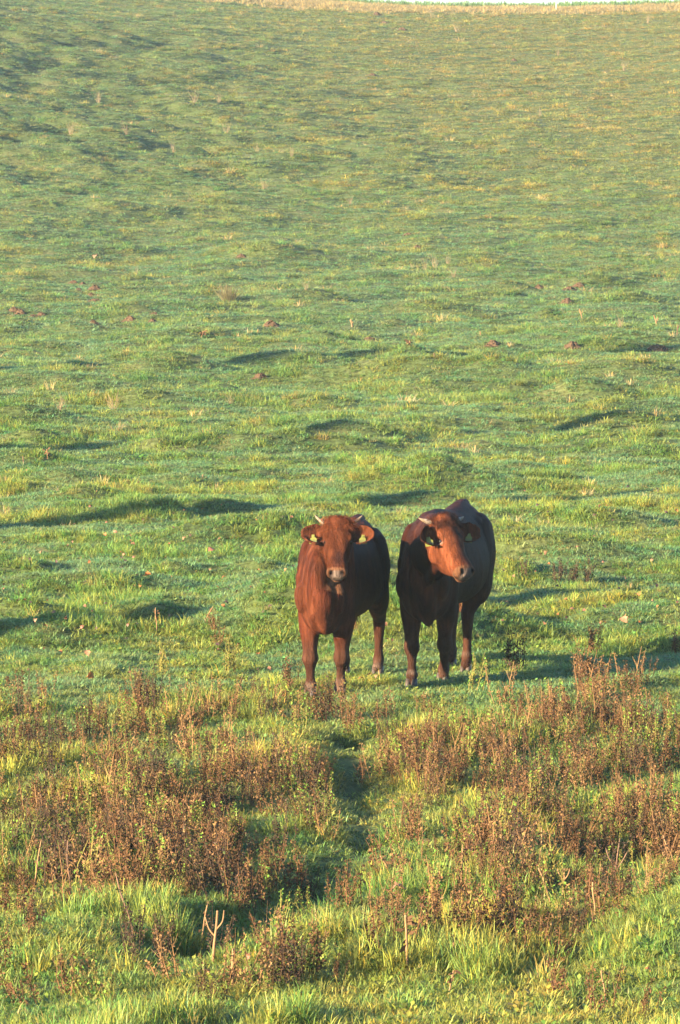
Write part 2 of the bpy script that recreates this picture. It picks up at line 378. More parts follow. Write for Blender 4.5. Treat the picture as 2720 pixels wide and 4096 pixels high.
# ------------------------------------------------------------------ the two young cattle
def ring(c, ax, ay, a, bt, bb, n=24, e=2.3, egg=0.0):
    out = []
    for i in range(n):
        t = 2*PI*i/n; cs, sn = math.cos(t), math.sin(t)
        x = a*math.copysign(abs(cs)**(2/e), cs); y = math.copysign(abs(sn)**(2/e), sn)
        x *= 1-egg*y
        y *= bt if y > 0 else bb
        out.append(c+ax*x+ay*y)
    return out
class Soup:
    def __init__(s): s.bm = bmesh.new()
    def loft(s, rings):
        vs = [[s.bm.verts.new(p) for p in r] for r in rings]; n = len(rings[0]); fs = []
        for a, b in zip(vs[:-1], vs[1:]):
            for i in range(n): fs.append(s.bm.faces.new((a[i], a[(i+1) % n], b[(i+1) % n], b[i])))
        for r in (vs[0], vs[-1]):
            c = sum((v.co for v in r), Vector())/n; cv = s.bm.verts.new(c)
            for i in range(n):
                fs.append(s.bm.faces.new((r[i], r[(i+1) % n], cv) if r is vs[-1] else (r[(i+1) % n], r[i], cv)))
        bmesh.ops.recalc_face_normals(s.bm, faces=fs)
    def limb(s, pts, n=16, lat=Vector((1, 0, 0)), fill=3):
        """pts: (Vector, half width sideways, half depth); smooth interpolation"""
        P = []
        for i in range(len(pts)-1):
            p0 = pts[max(i-1, 0)]; p1 = pts[i]; p2 = pts[i+1]; p3 = pts[min(i+2, len(pts)-1)]
            for k in range(fill):
                t = k/fill
                def cr(a, b, c, d): return b+(c-a)*(t*.5)+(a*2-b*5+c*4-d)*(t*t*.5)+(b*3-c*3+d-a)*(t*t*t*.5)
                P.append((cr(p0[0], p1[0], p2[0], p3[0]), max(.004, cr(p0[1], p1[1], p2[1], p3[1])), max(.004, cr(p0[2], p1[2], p2[2], p3[2]))))
        P.append(pts[-1])
        rs = []
        for i, (c, a, b) in enumerate(P):
            tg = (P[min(i+1, len(P)-1)][0]-P[max(i-1, 0)][0]).normalized()
            ay = tg.cross(lat).normalized(); ax = ay.cross(tg).normalized()
            rs.append(ring(c, ax, ay, a, b, b, n, 2.1))
        # rounded ends
        for end, sgn in ((0, -1), (-1, 1)):
            c, a, b = P[end]; q = P[1 if end == 0 else -2][0]; tg = (c-q).normalized()
            cap = [c+(p-c)*.7+tg*min(a, b)*.6 for p in rs[end]]
            if end == 0: rs.insert(0, cap)
            else: rs.append(cap)
        s.loft(rs)
    def ball(s, c, r, rot=None):
        m = Matrix.Translation(c) @ (rot.to_4x4() if rot else Matrix.Identity(4)) @ Matrix.Diagonal((*r, 1))
        bmesh.ops.create_uvsphere(s.bm, u_segments=20, v_segments=12, radius=1, matrix=m)
def coat_mat():
    m, n, b, o = new_mat('cattle_coat')
    a = n.nodes.new('ShaderNodeAttribute'); a.attribute_name = 'coat'
    mp = n.nodes.new('ShaderNodeMapping'); mp.inputs['Scale'].default_value = (3.2, 3.2, .55); tcc = n.nodes.new('ShaderNodeTexCoord'); n.links.new(tcc.outputs['Object'], mp.inputs[0])
    f = noise_n(n, 7, 6, vec=mp.outputs[0]); f2 = noise_n(n, 160, 3)
    c = ramp(n, f, [(.3, (.45, .42, .42)), (.5, (.95, .95, .95)), (.72, (1.9, 2.0, 2.0))]); c2 = ramp(n, f2, [(.3, (.75, .75, .75)), (.7, (1.2, 1.2, 1.2))])
    def mul(p, q):
        mx = n.nodes.new('ShaderNodeMix'); mx.data_type = 'RGBA'; mx.blend_type = 'MULTIPLY'; mx.inputs[0].default_value = 1
        n.links.new(p, mx.inputs[6]); n.links.new(q, mx.inputs[7]); return mx.outputs[2]
    n.links.new(mul(mul(a.outputs['Color'], c), c2), b.inputs['Base Color'])
    b.inputs['Roughness'].default_value = .60; b.inputs['Specular IOR Level'].default_value = .06; b.inputs['Specular Tint'].default_value = (1, .55, .35, 1)
    f3 = noise_n(n, 26, 4, vec=mp.outputs[0], rough=.7)
    bump_n(n, f3, b, .9, .022)
    return m
M_coat = coat_mat()
M_horn = simple('horn', (.11, .08, .05), (.17, .12, .075), 30, .4)
M_horn_dark = simple('horn_base', (.12, .10, .09), (.3, .24, .18), 25, .45)
M_hoof = simple('hoof', (.03, .022, .018), (.07, .05, .04), 40, .55)
M_eye = simple('eye', (.006, .004, .003), (.012, .008, .006), 10, .08, spec=.6)
M_tag = simple('tag_yellow', (.105, .11, .018), (.14, .14, .03), 8, .45)
M_ink = simple('tag_ink', (.05, .05, .04), (.07, .07, .05), 8, .6)

def make_cow(cname, s, th, hooves, poll, yaw, pitch, roll, hs, label, neck_mid=None, droop=(0, 0), seed=0, lighteye=False, wf=.87, brz=0, headred=1.0, tone=1.0, fore=(.13, .038, .016)):
    rr = random.Random(seed)
    G = [ground_at(*h) for h in hooves]                       # front left, front right, hind left, hind right (image sides)
    fm = (G[0]+G[1])/2; O = Vector((fm.x, fm.y+.5, h1(fm.x, fm.y+.5)))
    gz = fm.z
    U = Vector((math.sin(th), math.cos(th), 0)); V = Vector((math.cos(th), -math.sin(th), 0)); Z = Vector((0, 0, 1))
    B0 = Vector((fm.x, fm.y, gz))-U*.06
    def B(u, v, w): return B0+U*u*s+V*v*s+Z*w*s
    S = Soup()
    T = [(-.245, .90, .64, .05), (-.20, 1.0, .53, .10), (-.11, 1.09, .455, .165), (.0, 1.15, .43, .208), (.12, 1.18, .45, .222), (.28, 1.175, .475, .238),
         (.45, 1.155, .485, .265), (.62, 1.145, .485, .290), (.78, 1.15, .50, .292), (.92, 1.165, .545, .275), (1.04, 1.175, .62, .255), (1.14, 1.165, .68, .230), (1.23, 1.13, .74, .19), (1.29, 1.05, .80, .12), (1.31, .99, .86, .06)]
    rs = []
    for u, zt, zb, hw in T:
        zc = zb+(zt-zb)*(.50 if u < .2 else .46)
        e = 2.25
        rs.append(ring(B(u, 0, zc), V, Z, hw*wf*s, (zt-zc)*s, (zc-zb)*s, 36, 2.05+.2*(u < .2), .20 if u < .3 else .22))
    S.loft(rs)
    # hooks, spine ridge, tail head, shoulder masses
    for v in (-1, 1):
        S.ball(B(.10, v*.128, .86), (.080*s, .14*s, .24*s)); S.ball(B(-.09, v*.112, .70), (.078*s, .09*s, .12*s))
        S.ball(B(1.0, v*.118, 1.035), (.06*s, .12*s, .05*s)); S.ball(B(1.22, v*.095, 1.02), (.055*s, .08*s, .06*s))
    S.limb([(B(.02, 0, 1.11), .05*s, .06*s), (B(.3, 0, 1.135), .05*s, .05*s), (B(.7, 0, 1.11), .05*s, .04*s), (B(1.0, 0, 1.135), .055*s, .045*s), (B(1.18, 0, 1.15), .038*s, .04*s), (B(1.26, 0, 1.125), .028*s, .035*s)], lat=V)
    # front legs
    for k, v in ((0, -1), (1, 1)):
        g = G[k]; tp = B(.10, v*.125, .66); kn = g+(tp-g)*.40; kn = kn+Vector((0, -.012, 0))
        kn.x = g.x*.62+tp.x*.38
        def q(w, off=0): return Vector((0, off, 0))+(g.lerp(kn, w) if w <= 1 else kn.lerp(tp, w-1))
        S.limb([(B(.10, v*.13, .84), .085*s, .13*s), (tp, .082*s, .12*s), (q(1.62), .078, .095), (q(1.35), .062, .074), (q(1.14), .050, .057), (q(.98, -.008), .058, .062), (q(.84), .044, .048), (q(.68, .006), .033, .038),
                (q(.46, .006), .031, .036), (q(.30, .004), .045, .050), (q(.22), .036, .042), (q(.13, -.012), .038, .044), (q(.10, -.02), .040, .047)], lat=V)
    # hind legs
    for k, v in ((2, -1), (3, 1)):
        g = G[k]; hock = g+Z*.42*s+U*.035*s; hip = B(1.06, v*.12, .92)
        st = B(.88, v*.175, .64)
        ga = st.lerp(hock, .55)+U*.03*s
        def q(w, off=0): return g.lerp(hock, w)+U*off
        S.limb([(B(1.1, v*.10, 1.0), .115*s, .17*s), (B(1.04, v*.14, .84), .115*s, .21*s), (B(.99, v*.155, .70), .098*s, .165*s), (st.lerp(ga, .45)+U*.07*s, .086*s, .125*s), (ga, .070*s, .092*s), (hock.lerp(ga, .32), .054, .066),
                (hock, .049, .060), (q(.80), .041, .050), (q(.58), .032, .040), (q(.38), .032, .040), (q(.27), .041, .047), (q(.18, -.01), .037, .042), (q(.11, -.03), .040, .047)], lat=V)
    # head frame
    Pp = ray(poll[0], poll[1], poll[2])
    hd = Vector((math.sin(yaw), -math.cos(yaw), 0)); f = (hd*math.sin(pitch)-Z*math.cos(pitch)).normalized()
    r = Vector((math.cos(yaw), math.sin(yaw), 0)); r = (Matrix.Rotation(roll, 3, f) @ r).normalized(); n = f.cross(r).normalized()
    LT = .84
    def Hd(t, a, b): return Pp+(f*t*LT+r*a+n*b)*hs
    HS = [(-.045, .050, -.03, -.08), (-.02, .084, .006, -.13), (.03, .094, .022, -.165), (.09, .094, .028, -.195), (.15, .098, .022, -.228), (.20, .091, .012, -.245), (.25, .083, .004, -.242), (.30, .076, .0, -.222), (.35, .071, .0, -.188),
          (.39, .070, .001, -.155), (.425, .073, .0, -.128), (.452, .072, -.008, -.120), (.474, .061, -.022, -.108), (.486, .042, -.036, -.094)]
    rs = []
    for t, hw, bt, bb in HS:
        c = bt+(bb-bt)*.36
        rs.append(ring(Hd(t, 0, c), r, n, hw*hs, (bt-c)*hs, (c-bb)*hs, 28, 2.7 if t < .4 else 2.4, -.0))
    # narrow the lower jaw
    rs2 = []
    for (t, hw, bt, bb), R_ in zip(HS, rs):
        nr = []
        for p in R_:
            dn = (p-Pp).dot(n)/hs; k = min(1, max(0, (bt-dn)/(bt-bb))); w_ = 1-.42*sstep(.35, 1.0, k) if t < .4 else 1-.30*sstep(.5, 1, k)
            a = (p-Pp).dot(r); nr.append(p+r*(a*(float(w_)-1)))
        rs2.append(nr)
    S.loft(rs2)
    hr = Matrix((r, f, n)).transposed()
    for v in (-1, 1):
        S.ball(Hd(.132, v*.080, -.012), (.024*hs, .034*hs, .024*hs), hr)          # brow
        S.ball(Hd(.18, v*.052, -.150), (.040*hs, .080*hs, .070*hs), hr)            # cheek
        S.ball(Hd(.225, v*.070, -.06), (.018*hs, .07*hs, .022*hs), hr)             # cheek bone ridge
        S.ball(Hd(.445, v*.044, -.028), (.024*hs, .026*hs, .026*hs), hr)           # nostril wing
        S.ball(Hd(-.005, v*.072, -.03), (.035*hs, .034*hs, .034*hs), hr)           # horn boss
    S.ball(Hd(.445, 0, -.098), (.045*hs, .038*hs, .030*hs), hr)                   # chin
    S.ball(Hd(.0, 0, .006), (.085*hs, .045*hs, .032*hs), hr)                      # woolly poll
    # neck
    n0 = B(.14, 0, .90); n2 = Hd(.055, 0, -.13); n1 = neck_mid(B, Hd) if neck_mid else n0.lerp(n2, .55)
    S.limb([(n0, .20*s, .25*s), (n0.lerp(n1, .5), .172*s, .235*s), (n1, .145*s, .20*s), (n1.lerp(n2, .55), .115*s, .16*s), (n2, .088*s, .115*s)], n=28, lat=V)
    # crest from withers to poll
    S.limb([(B(.2, 0, 1.10), .07*s, .06*s), (n1+Z*.15*s, .065*s, .06*s), (Hd(-.01, 0, -.06), .06*s, .05*s)], lat=V)
    # dewlap and brisket
    S.limb([(Hd(.20, 0, -.19), .028, .05), (n1.lerp(B(-.15, 0, .7), .45)-Z*.10, .042, .085), (B(-.17, .025, .74), .095*s, .085*s), (B(-.175, .035, .61+brz), .080*s, .080*s), (B(-.12, .04, .50+brz), .070*s, .085*s), (B(-.07, .04, .435+brz), .036*s, .060*s)], lat=V)
    # ears: cupped leaves
    tags = []
    for v in (-1, 1):
        base = Hd(.060, v*.090, -.075); dr = droop[0 if v < 0 else 1]
        e1 = (r*v*.88+f*(.16+dr)+n*.34).normalized(); e3 = (n*.80-r*v*.50+f*.02); e3 = (e3-e1*e3.dot(e1)).normalized(); e2 = e1.cross(e3).normalized()
        if e2.z > 0: e2 = -e2
        L = .175*hs; rings_ = []
        for i in range(11):
            sx = i/10; hw = (.024+.052*math.sin(PI*min(1, sx*.90+.05))**.8)*hs*(1-.25*sx**5); cup = .042*hs*math.sin(PI*(.2+.7*sx)); thk = .0085
            c = base+e1*(L*sx)+e2*(.012*math.sin(PI*sx)); pr = []; m = 9
            for j in range(m):
                q_ = -1+2*j/(m-1); pr.append(c+e2*(q_*hw)+e3*(cup*(q_*q_)*1.25-cup*.5+thk))
            for j in range(m):
                q_ = 1-2*j/(m-1); pr.append(c+e2*(q_*hw*.98)+e3*(cup*(q_*q_)*1.25-cup*.5-thk))
            rings_.append(pr)
        S.loft(rings_)
        S.limb([(Hd(.045, v*.07, -.075), .034*hs, .034*hs), (base+e1*.03, .028*hs, .028*hs)], n=12, lat=f)
        tags.append((base+e1*L*.52+e2*.022*hs+e3*.012, e1, e2, e3, v))
    # tail core
    t0 = B(1.28, 0, 1.10); tl = [(t0, .03*s, .03*s), (B(1.35, 0, 1.0), .024, .024), (B(1.36, -.02, .8), .018, .018), (B(1.35, -.05, .6), .016, .016), (B(1.33, -.09, .46), .015, .015)]
    S.limb(tl, n=10, lat=V)
    bmesh.ops.translate(S.bm, verts=S.bm.verts, vec=-O)
    me = bpy.data.meshes.new('raw'); S.bm.to_mesh(me); S.bm.free()
    tmp = bpy.data.objects.new('raw', me); COL.objects.link(tmp)
    md = tmp.modifiers.new('r', 'REMESH'); md.mode = 'VOXEL'; md.voxel_size = .0085
    ms = tmp.modifiers.new('s', 'SMOOTH'); ms.factor = .5; ms.iterations = 11
    dg = bpy.context.evaluated_depsgraph_get(); body = bpy.data.meshes.new_from_object(tmp.evaluated_get(dg))
    bpy.data.objects.remove(tmp)
    nv = len(body.vertices); co = np.empty(nv*3, np.float32); body.vertices.foreach_get('co', co); co = co.reshape(-1, 3).astype(float)
    no = np.empty(nv*3, np.float32); body.vertices.foreach_get('normal', no); no = no.reshape(-1, 3)
    Wd = co+np.array(O); hp = Wd-np.array(Pp)
    t_, a_, b_ = hp@np.array(f)/hs/LT, hp@np.array(r)/hs, hp@np.array(n)/hs
    hb = Wd-np.array(B0); u_ = hb@np.array(U)/s; v_ = hb@np.array(V)/s; w_ = hb[:, 2]/s
    inhead = (np.abs(a_) < .14) & (t_ > -.06) & (t_ < .52) & (b_ > -.24) & (b_ < .06)
    disp = np.zeros(nv)
    # loose skin, muscle and rib relief
    nz = fbm(v_*4+7.3+u_*2, w_*3+seed, 71, 3)
    disp += .006*nz*(~inhead)*sstep(.35, .6, w_)
    fold = np.sin((np.abs(v_)*60+4*gn2(u_*6, w_*5, 5))+w_*9)*np.exp(-((u_+.16)/.12)**2)*sstep(.5, .6, w_)*sstep(1.02, .85, w_)
    disp += .0045*fold*(~inhead)
    disp += .0012*np.sin(u_*52)*np.exp(-((u_-.55)/.22)**2)*np.exp(-((w_-.78)/.18)**2)
    grooveF = np.exp(-(((np.abs(v_)-.085)/.022)**2))*sstep(.0, -.08, u_)*sstep(.42, .5, w_)*sstep(.9, .7, w_); disp -= .006*grooveF
    for v in (-1, 1):
        disp -= .030*hs*np.exp(-((t_-.456)/.018)**2-((a_-v*.041)/.013)**2)*(b_ > -.08)*inhead       # nostrils
        disp -= .007*hs*np.exp(-((t_-.30)/.05)**2-((a_-v*.062)/.02)**2)*inhead
        disp -= .010*hs*np.exp(-((t_-.162)/.018)**2-((b_+.036)/.018)**2)*(a_*v > .06)*inhead
    disp -= .006*hs*np.exp(-((b_+.083+.10*(t_-.45))/.006)**2)*sstep(.36, .40, t_)*inhead          # mouth
    co2 = co+no*disp[:, None]; body.vertices.foreach_set('co', co2.astype(np.float32).ravel())
    # coat colour
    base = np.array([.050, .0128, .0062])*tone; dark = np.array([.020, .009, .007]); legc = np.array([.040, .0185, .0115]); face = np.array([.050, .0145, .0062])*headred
    C = np.tile(base, (nv, 1))
    def mixc(m, c): 
        m = np.clip(m, 0, 1)[:, None]; C[:] = C*(1-m)+np.array(c)*m
    pn = fbm(u_*3+11, w_*3+v_*3, 77+seed, 3)
    mixc(.45*sstep(0, .6, pn), dark); mixc(.30*sstep(0, .7, -pn), [.13, .042, .02])
    mixc(.35*sstep(1.0, 1.2, w_)*(~inhead), [.045, .012, .007])
    mixc(.72*sstep(.05, .40, u_)*sstep(.50, .66, w_)*sstep(1.14, 1.02, w_)*(~inhead), [.008, .0035, .0025])  # flanks painted darker to deepen their shade
    lower = sstep(.46, .28, w_); mixc(.75*lower, legc); mixc(.35*sstep(.2, .06, w_)*sstep(-.3, .5, fbm(u_*9, w_*9, 5, 2)), [.20, .15, .12])
    mixc(.85*inhead*sstep(-.24, -.15, b_), face)
    mixc(inhead*.9*np.exp(-((t_-.33)/.07)**2-((a_-.01)/.035)**2)*(b_ > -.06), [.022, .010, .009])
    if lighteye: mixc(inhead*1.1*np.exp(-((a_-.035-.02*np.sin(t_*40))/.026)**2)*sstep(.21, .14, t_)*(b_ > -.08), [.012, .007, .006])
    mixc(inhead*.55*sstep(.10, -.02, t_)*(b_ > -.1), [.10, .028, .013])
    mixc(inhead*sstep(.405, .425, t_)*(np.abs(a_) < .075), [.10, .045, .024])
    mixc(inhead*sstep(.432, .447, t_)*(b_ < -.004)*(b_ > -.085)*(np.abs(a_) < .050), [.095, .068, .056])
    for v in (-1, 1):
        mixc(inhead*2.2*np.exp(-((t_-.455)/.019)**2-((a_-v*.041)/.0145)**2)*(b_ > -.09), [.006, .004, .004])
        er = np.hypot((t_-.162), (b_+.036)); sd_ = (a_*v > .06)
        mixc(inhead*sd_*.7*np.exp(-((er-.020)/.010)**2), [.05, .018, .012])
        if lighteye: mixc(inhead*sd_*.8*np.exp(-((t_-.186)/.0045)**2-((b_+.034)/.013)**2), [.20, .14, .11])
    mixc(inhead*np.exp(-((b_+.083+.10*(t_-.45))/.005)**2)*sstep(.37, .40, t_), [.03, .015, .012])
    ear = (np.abs(a_) > .125)&(t_ > -.05)&(t_ < .2)&(b_ > -.2); mixc(ear*.8, [.040, .012, .007])
    earin = ear & ((no@np.array(n)) > .25); mixc(earin*.8, [.085, .026, .012])
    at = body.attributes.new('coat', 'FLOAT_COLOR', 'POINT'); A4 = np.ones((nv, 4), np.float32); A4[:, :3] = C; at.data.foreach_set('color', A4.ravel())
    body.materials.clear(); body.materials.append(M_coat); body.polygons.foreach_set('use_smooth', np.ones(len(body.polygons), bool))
    body.name = 'body'
    root = bpy.data.objects.new(cname, None); root.location = O; COL.objects.link(root); tag(root, label, 'cow')
    bo = bpy.data.objects.new('body', body); COL.objects.link(bo); bo.parent = root
    Ov = O
    # short coat hair: thin tapered flakes lying along the body
    body.update(); no2 = np.empty(nv*3, np.float32); body.vertices.foreach_get('normal', no2); no2 = no2.reshape(-1, 3)
    hrng = np.random.default_rng(seed+3); N = 42000; idx = hrng.integers(0, nv, N)
    vis = (no2[idx]@np.array([-.15, -1, .1])) > -.35; idx = idx[vis]; N = len(idx)
    p = co2[idx]; nn = no2[idx].astype(float)
    flow = np.tile(np.array([0, 0.15, -1.0]), (N, 1)); ih = inhead[idx]; flow[ih] = np.array(f)
    up = ih & (t_[idx] < .05); flow[up] = np.stack([(a_[idx][up]*6), np.full(up.sum(), -.5), hrng.normal(0, .6, up.sum())], -1)
    flow += hrng.normal(0, .22, (N, 3)); flow -= nn*(flow*nn).sum(1)[:, None]; flow /= np.linalg.norm(flow, axis=1)[:, None]+1e-6
    ln = hrng.uniform(.010, .020, N)*np.where(up, 1.9, 1.0); ln[w_[idx] < .35] *= .6; ln[ih & (t_[idx] > .25)] *= .4
    side = np.cross(flow, nn); wdt = hrng.uniform(.0009, .0016, N)
    lift = np.where(up, .5, .12)
    tip = p+flow*ln[:, None]+nn*(ln*lift)[:, None]; pb = p-nn*.001
    HV = np.stack([pb-side*wdt[:, None], pb+side*wdt[:, None], tip], 1).reshape(-1, 3)
    hme = bpy.data.meshes.new('coat_hair'); hme.from_pydata(HV.tolist(), [], [(3*i, 3*i+1, 3*i+2) for i in range(N)]); 
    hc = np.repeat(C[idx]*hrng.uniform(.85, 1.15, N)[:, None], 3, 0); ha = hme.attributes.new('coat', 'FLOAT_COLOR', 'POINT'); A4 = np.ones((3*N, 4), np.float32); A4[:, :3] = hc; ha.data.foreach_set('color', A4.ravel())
    # shade the hairs with the skin's normals
    hme.materials.append(M_coat); hme.polygons.foreach_set('use_smooth', np.ones(N, bool)); hme.update()
    try: hme.normals_split_custom_set_from_vertices(np.repeat(nn, 3, 0).tolist())
    except Exception as ex: print(ex)
    ho = bpy.data.objects.new('coat_hair', hme); COL.objects.link(ho); ho.parent = root
    # horns
    for v in (-1, 1):
        b0 = Hd(-.005, v*.095, -.03); tipd = (Vector((v*(.55 if lighteye else 0), 0, 0))+r*v*.84-f*(.36 if lighteye else .58)+n*.10).normalized(); up_ = -f
        S2 = Soup(); S2.limb([(b0-Ov-tipd*.02, .018*hs, .018*hs), (b0-Ov+tipd*.028, .015*hs, .015*hs), (b0-Ov+tipd*.055+up_*.004, .010*hs, .010*hs), (b0-Ov+tipd*.080+up_*.012, .0035, .0035)], n=12, lat=n)
        hm = bpy.data.meshes.new('horn'); S2.bm.to_mesh(hm); S2.bm.free(); hm.materials.append(M_horn); hm.materials.append(M_horn_dark)
        for pl in hm.polygons:
            pl.use_smooth = True
            if (pl.center-(b0-Ov)).dot(tipd) < (.045 if lighteye else .018): pl.material_index = 1
        x = bpy.data.objects.new('horn', hm); COL.objects.link(x); x.parent = root
    # eyes
    for v in (-1, 1):
        c = Hd(.162, v*.0755, -.038)-Ov; bm = bmesh.new(); bmesh.ops.create_uvsphere(bm, u_segments=16, v_segments=12, radius=.0195*hs, matrix=Matrix.Translation(c))
        m_ = bpy.data.meshes.new('eye'); bm.to_mesh(m_); bm.free(); m_.materials.append(M_eye); m_.polygons.foreach_set('use_smooth', [True]*len(m_.polygons))
        x = bpy.data.objects.new('eye', m_); COL.objects.link(x); x.parent = root
    # ear tags
    for c, e1, e2, e3, v in tags:
        c = c-Ov; X = (Vector((1, 0, 0))+e1*v*.25+Vector((0, .15*v, rr.uniform(-.1, .1)))).normalized(); Yd = Vector((rr.uniform(-.08, .08), -.1, -1)); Yd = (Yd-X*Yd.dot(X)).normalized(); Nn = X.cross(Yd).normalized()
        if Nn.y > 0: Nn = -Nn
        w = .0225; out = [(-.004, -.012), (.004, -.012), (.008, .004), (w, .016), (w, .052), (-w, .052), (-w, .016), (-.008, .004)]
        c2 = c+Nn*.016; bm = bmesh.new()
        fr = [bm.verts.new(c2+X*x+Yd*y+Nn*.0015) for x, y in out]; bk = [bm.verts.new(c2+X*x+Yd*y-Nn*.0015) for x, y in out]
        bm.faces.new(fr); bm.faces.new(bk[::-1])
        for i in range(8): bm.faces.new((fr[i], bk[i], bk[(i+1) % 8], fr[(i+1) % 8]))
        # the rear flap and the stud through the ear
        o2 = c-Nn*.014+X*(v*.012); fr = [bm.verts.new(o2+X*x*.8+Yd*y) for x, y in out]; bm.faces.new(fr)
        bmesh.ops.create_cone(bm, cap_ends=True, segments=8, radius1=.004, radius2=.004, depth=.045, matrix=Matrix.Translation(c) @ Nn.to_track_quat('Z', 'Y').to_matrix().to_4x4())
        bmesh.ops.recalc_face_normals(bm, faces=bm.faces)
        m_ = bpy.data.meshes.new('ear_tag'); bm.to_mesh(m_); bm.free(); m_.materials.append(M_tag)
        x = bpy.data.objects.new('ear_tag', m_); COL.objects.link(x); x.parent = root
        VV = []; FF = []
        for k in range(5):                                   # worn printing: illegible strokes
            xx = -.018+k*.009; y0 = .022; y1 = .042
            for dx in ((-.0028, -.0010), (.0012, .0030)):
                if k % 2 and dx[0] > 0: y0 = .030
                kk = len(VV); VV += [c2+X*(xx+dx[0])+Yd*y0+Nn*.0022, c2+X*(xx+dx[1])+Yd*y0+Nn*.0022, c2+X*(xx+dx[1])+Yd*y1+Nn*.0022, c2+X*(xx+dx[0])+Yd*y1+Nn*.0022]; FF.append((kk, kk+1, kk+2, kk+3))
        mesh_obj('tag_print', VV, FF, [M_ink], x, smooth=False)
    # hooves: two claws each
    for k, g in enumerate(G):
        S3 = Soup(); g = g-Ov; fx = -U
        for sd_ in (-1, 1):
            c = g+V*sd_*.021
            S3.loft([ring(c+fx*(.030)+Z*.0-Z*.01, V, -U, .021, .046, .042, 14), ring(c+fx*.022+Z*.025, V, -U, .0205, .040, .038, 14), ring(c+fx*.012+Z*.058, V, -U, .018, .030, .030, 14)])
        for sd_ in (-1, 1): S3.ball(g+V*sd_*.018+U*.038+Z*.085, (.010, .010, .013))
        hm = bpy.data.meshes.new('hoof'); S3.bm.to_mesh(hm); S3.bm.free(); hm.materials.append(M_hoof); hm.polygons.foreach_set('use_smooth', [True]*len(hm.polygons))
        x = bpy.data.objects.new('hoof', hm); COL.objects.link(x); x.parent = root
    # hair tufts: forelock, tail switch, chin
    def strands(name, specs, colr):
        VV = []; FF = []; cc = []
        for p0, d0, L, w in specs:
            p0 = p0-Ov; d = d0.normalized(); sd_ = d.cross(Vector((rr.uniform(-1, 1), rr.uniform(-1, 1), rr.uniform(-1, 1)))).normalized(); k = len(VV); q = p0.copy(); c_ = rr.uniform(.6, 1.4)
            for i in range(3):
                VV += [q-sd_*w*(1-i*.25), q+sd_*w*(1-i*.25)]; cc += [c_]*2
                d = (d+Vector((rr.uniform(-.35, .35), rr.uniform(-.35, .35), rr.uniform(-.45, .05)))).normalized(); q = q+d*L/3
            VV.append(q); cc.append(c_); FF += [(k, k+1, k+3, k+2), (k+2, k+3, k+5, k+4), (k+4, k+5, k+6)]
        o_ = mesh_obj(name, VV, FF, [M_coat], root); a = o_.data.attributes.new('coat', 'FLOAT_COLOR', 'POINT'); A = np.ones((len(VV), 4), np.float32); A[:, :3] = np.array(cc)[:, None]*np.array(colr); a.data.foreach_set('color', A.ravel())
    sp = []
    for i in range(2600):
        a = rr.gauss(0, .055); t = rr.uniform(-.05, .075); sp.append((Hd(t, a, .012+rr.uniform(0, .02)-2.2*a*a), r*(a*9+rr.uniform(-.7, .7))+f*rr.uniform(.1, 1.3)+n*rr.uniform(-.1, .25), rr.uniform(.016, .034)*hs, .0011))
    strands('forelock', sp, fore)
    sp = []
    for i in range(260):
        t = rr.random(); p0 = B(1.33, -.09, .46).lerp(B(1.34, -.06, .6), 1-t); sp.append((p0+Vector((rr.uniform(-.02, .02), rr.uniform(-.02, .02), 0)), Vector((rr.uniform(-.25, .15), rr.uniform(-.2, .2), -1)), rr.uniform(.09, .18), .003))
    strands('tail_switch', sp, [.20, .085, .04])
    return root
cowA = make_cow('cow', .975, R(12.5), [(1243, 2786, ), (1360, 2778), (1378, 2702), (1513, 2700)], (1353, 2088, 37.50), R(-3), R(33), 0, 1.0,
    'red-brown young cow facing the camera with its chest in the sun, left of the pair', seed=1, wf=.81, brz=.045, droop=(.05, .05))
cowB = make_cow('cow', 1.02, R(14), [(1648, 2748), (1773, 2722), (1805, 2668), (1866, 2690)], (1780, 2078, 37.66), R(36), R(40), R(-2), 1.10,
    'dark young cow with its sunlit face turned right, its body in its neighbour\'s shadow', seed=2, wf=.865, brz=.015, droop=(.30, .12), lighteye=True, headred=2.2, tone=.42, fore=(.06, .022, .014))  # tone lowers the coat colour to deepen the shade on its body

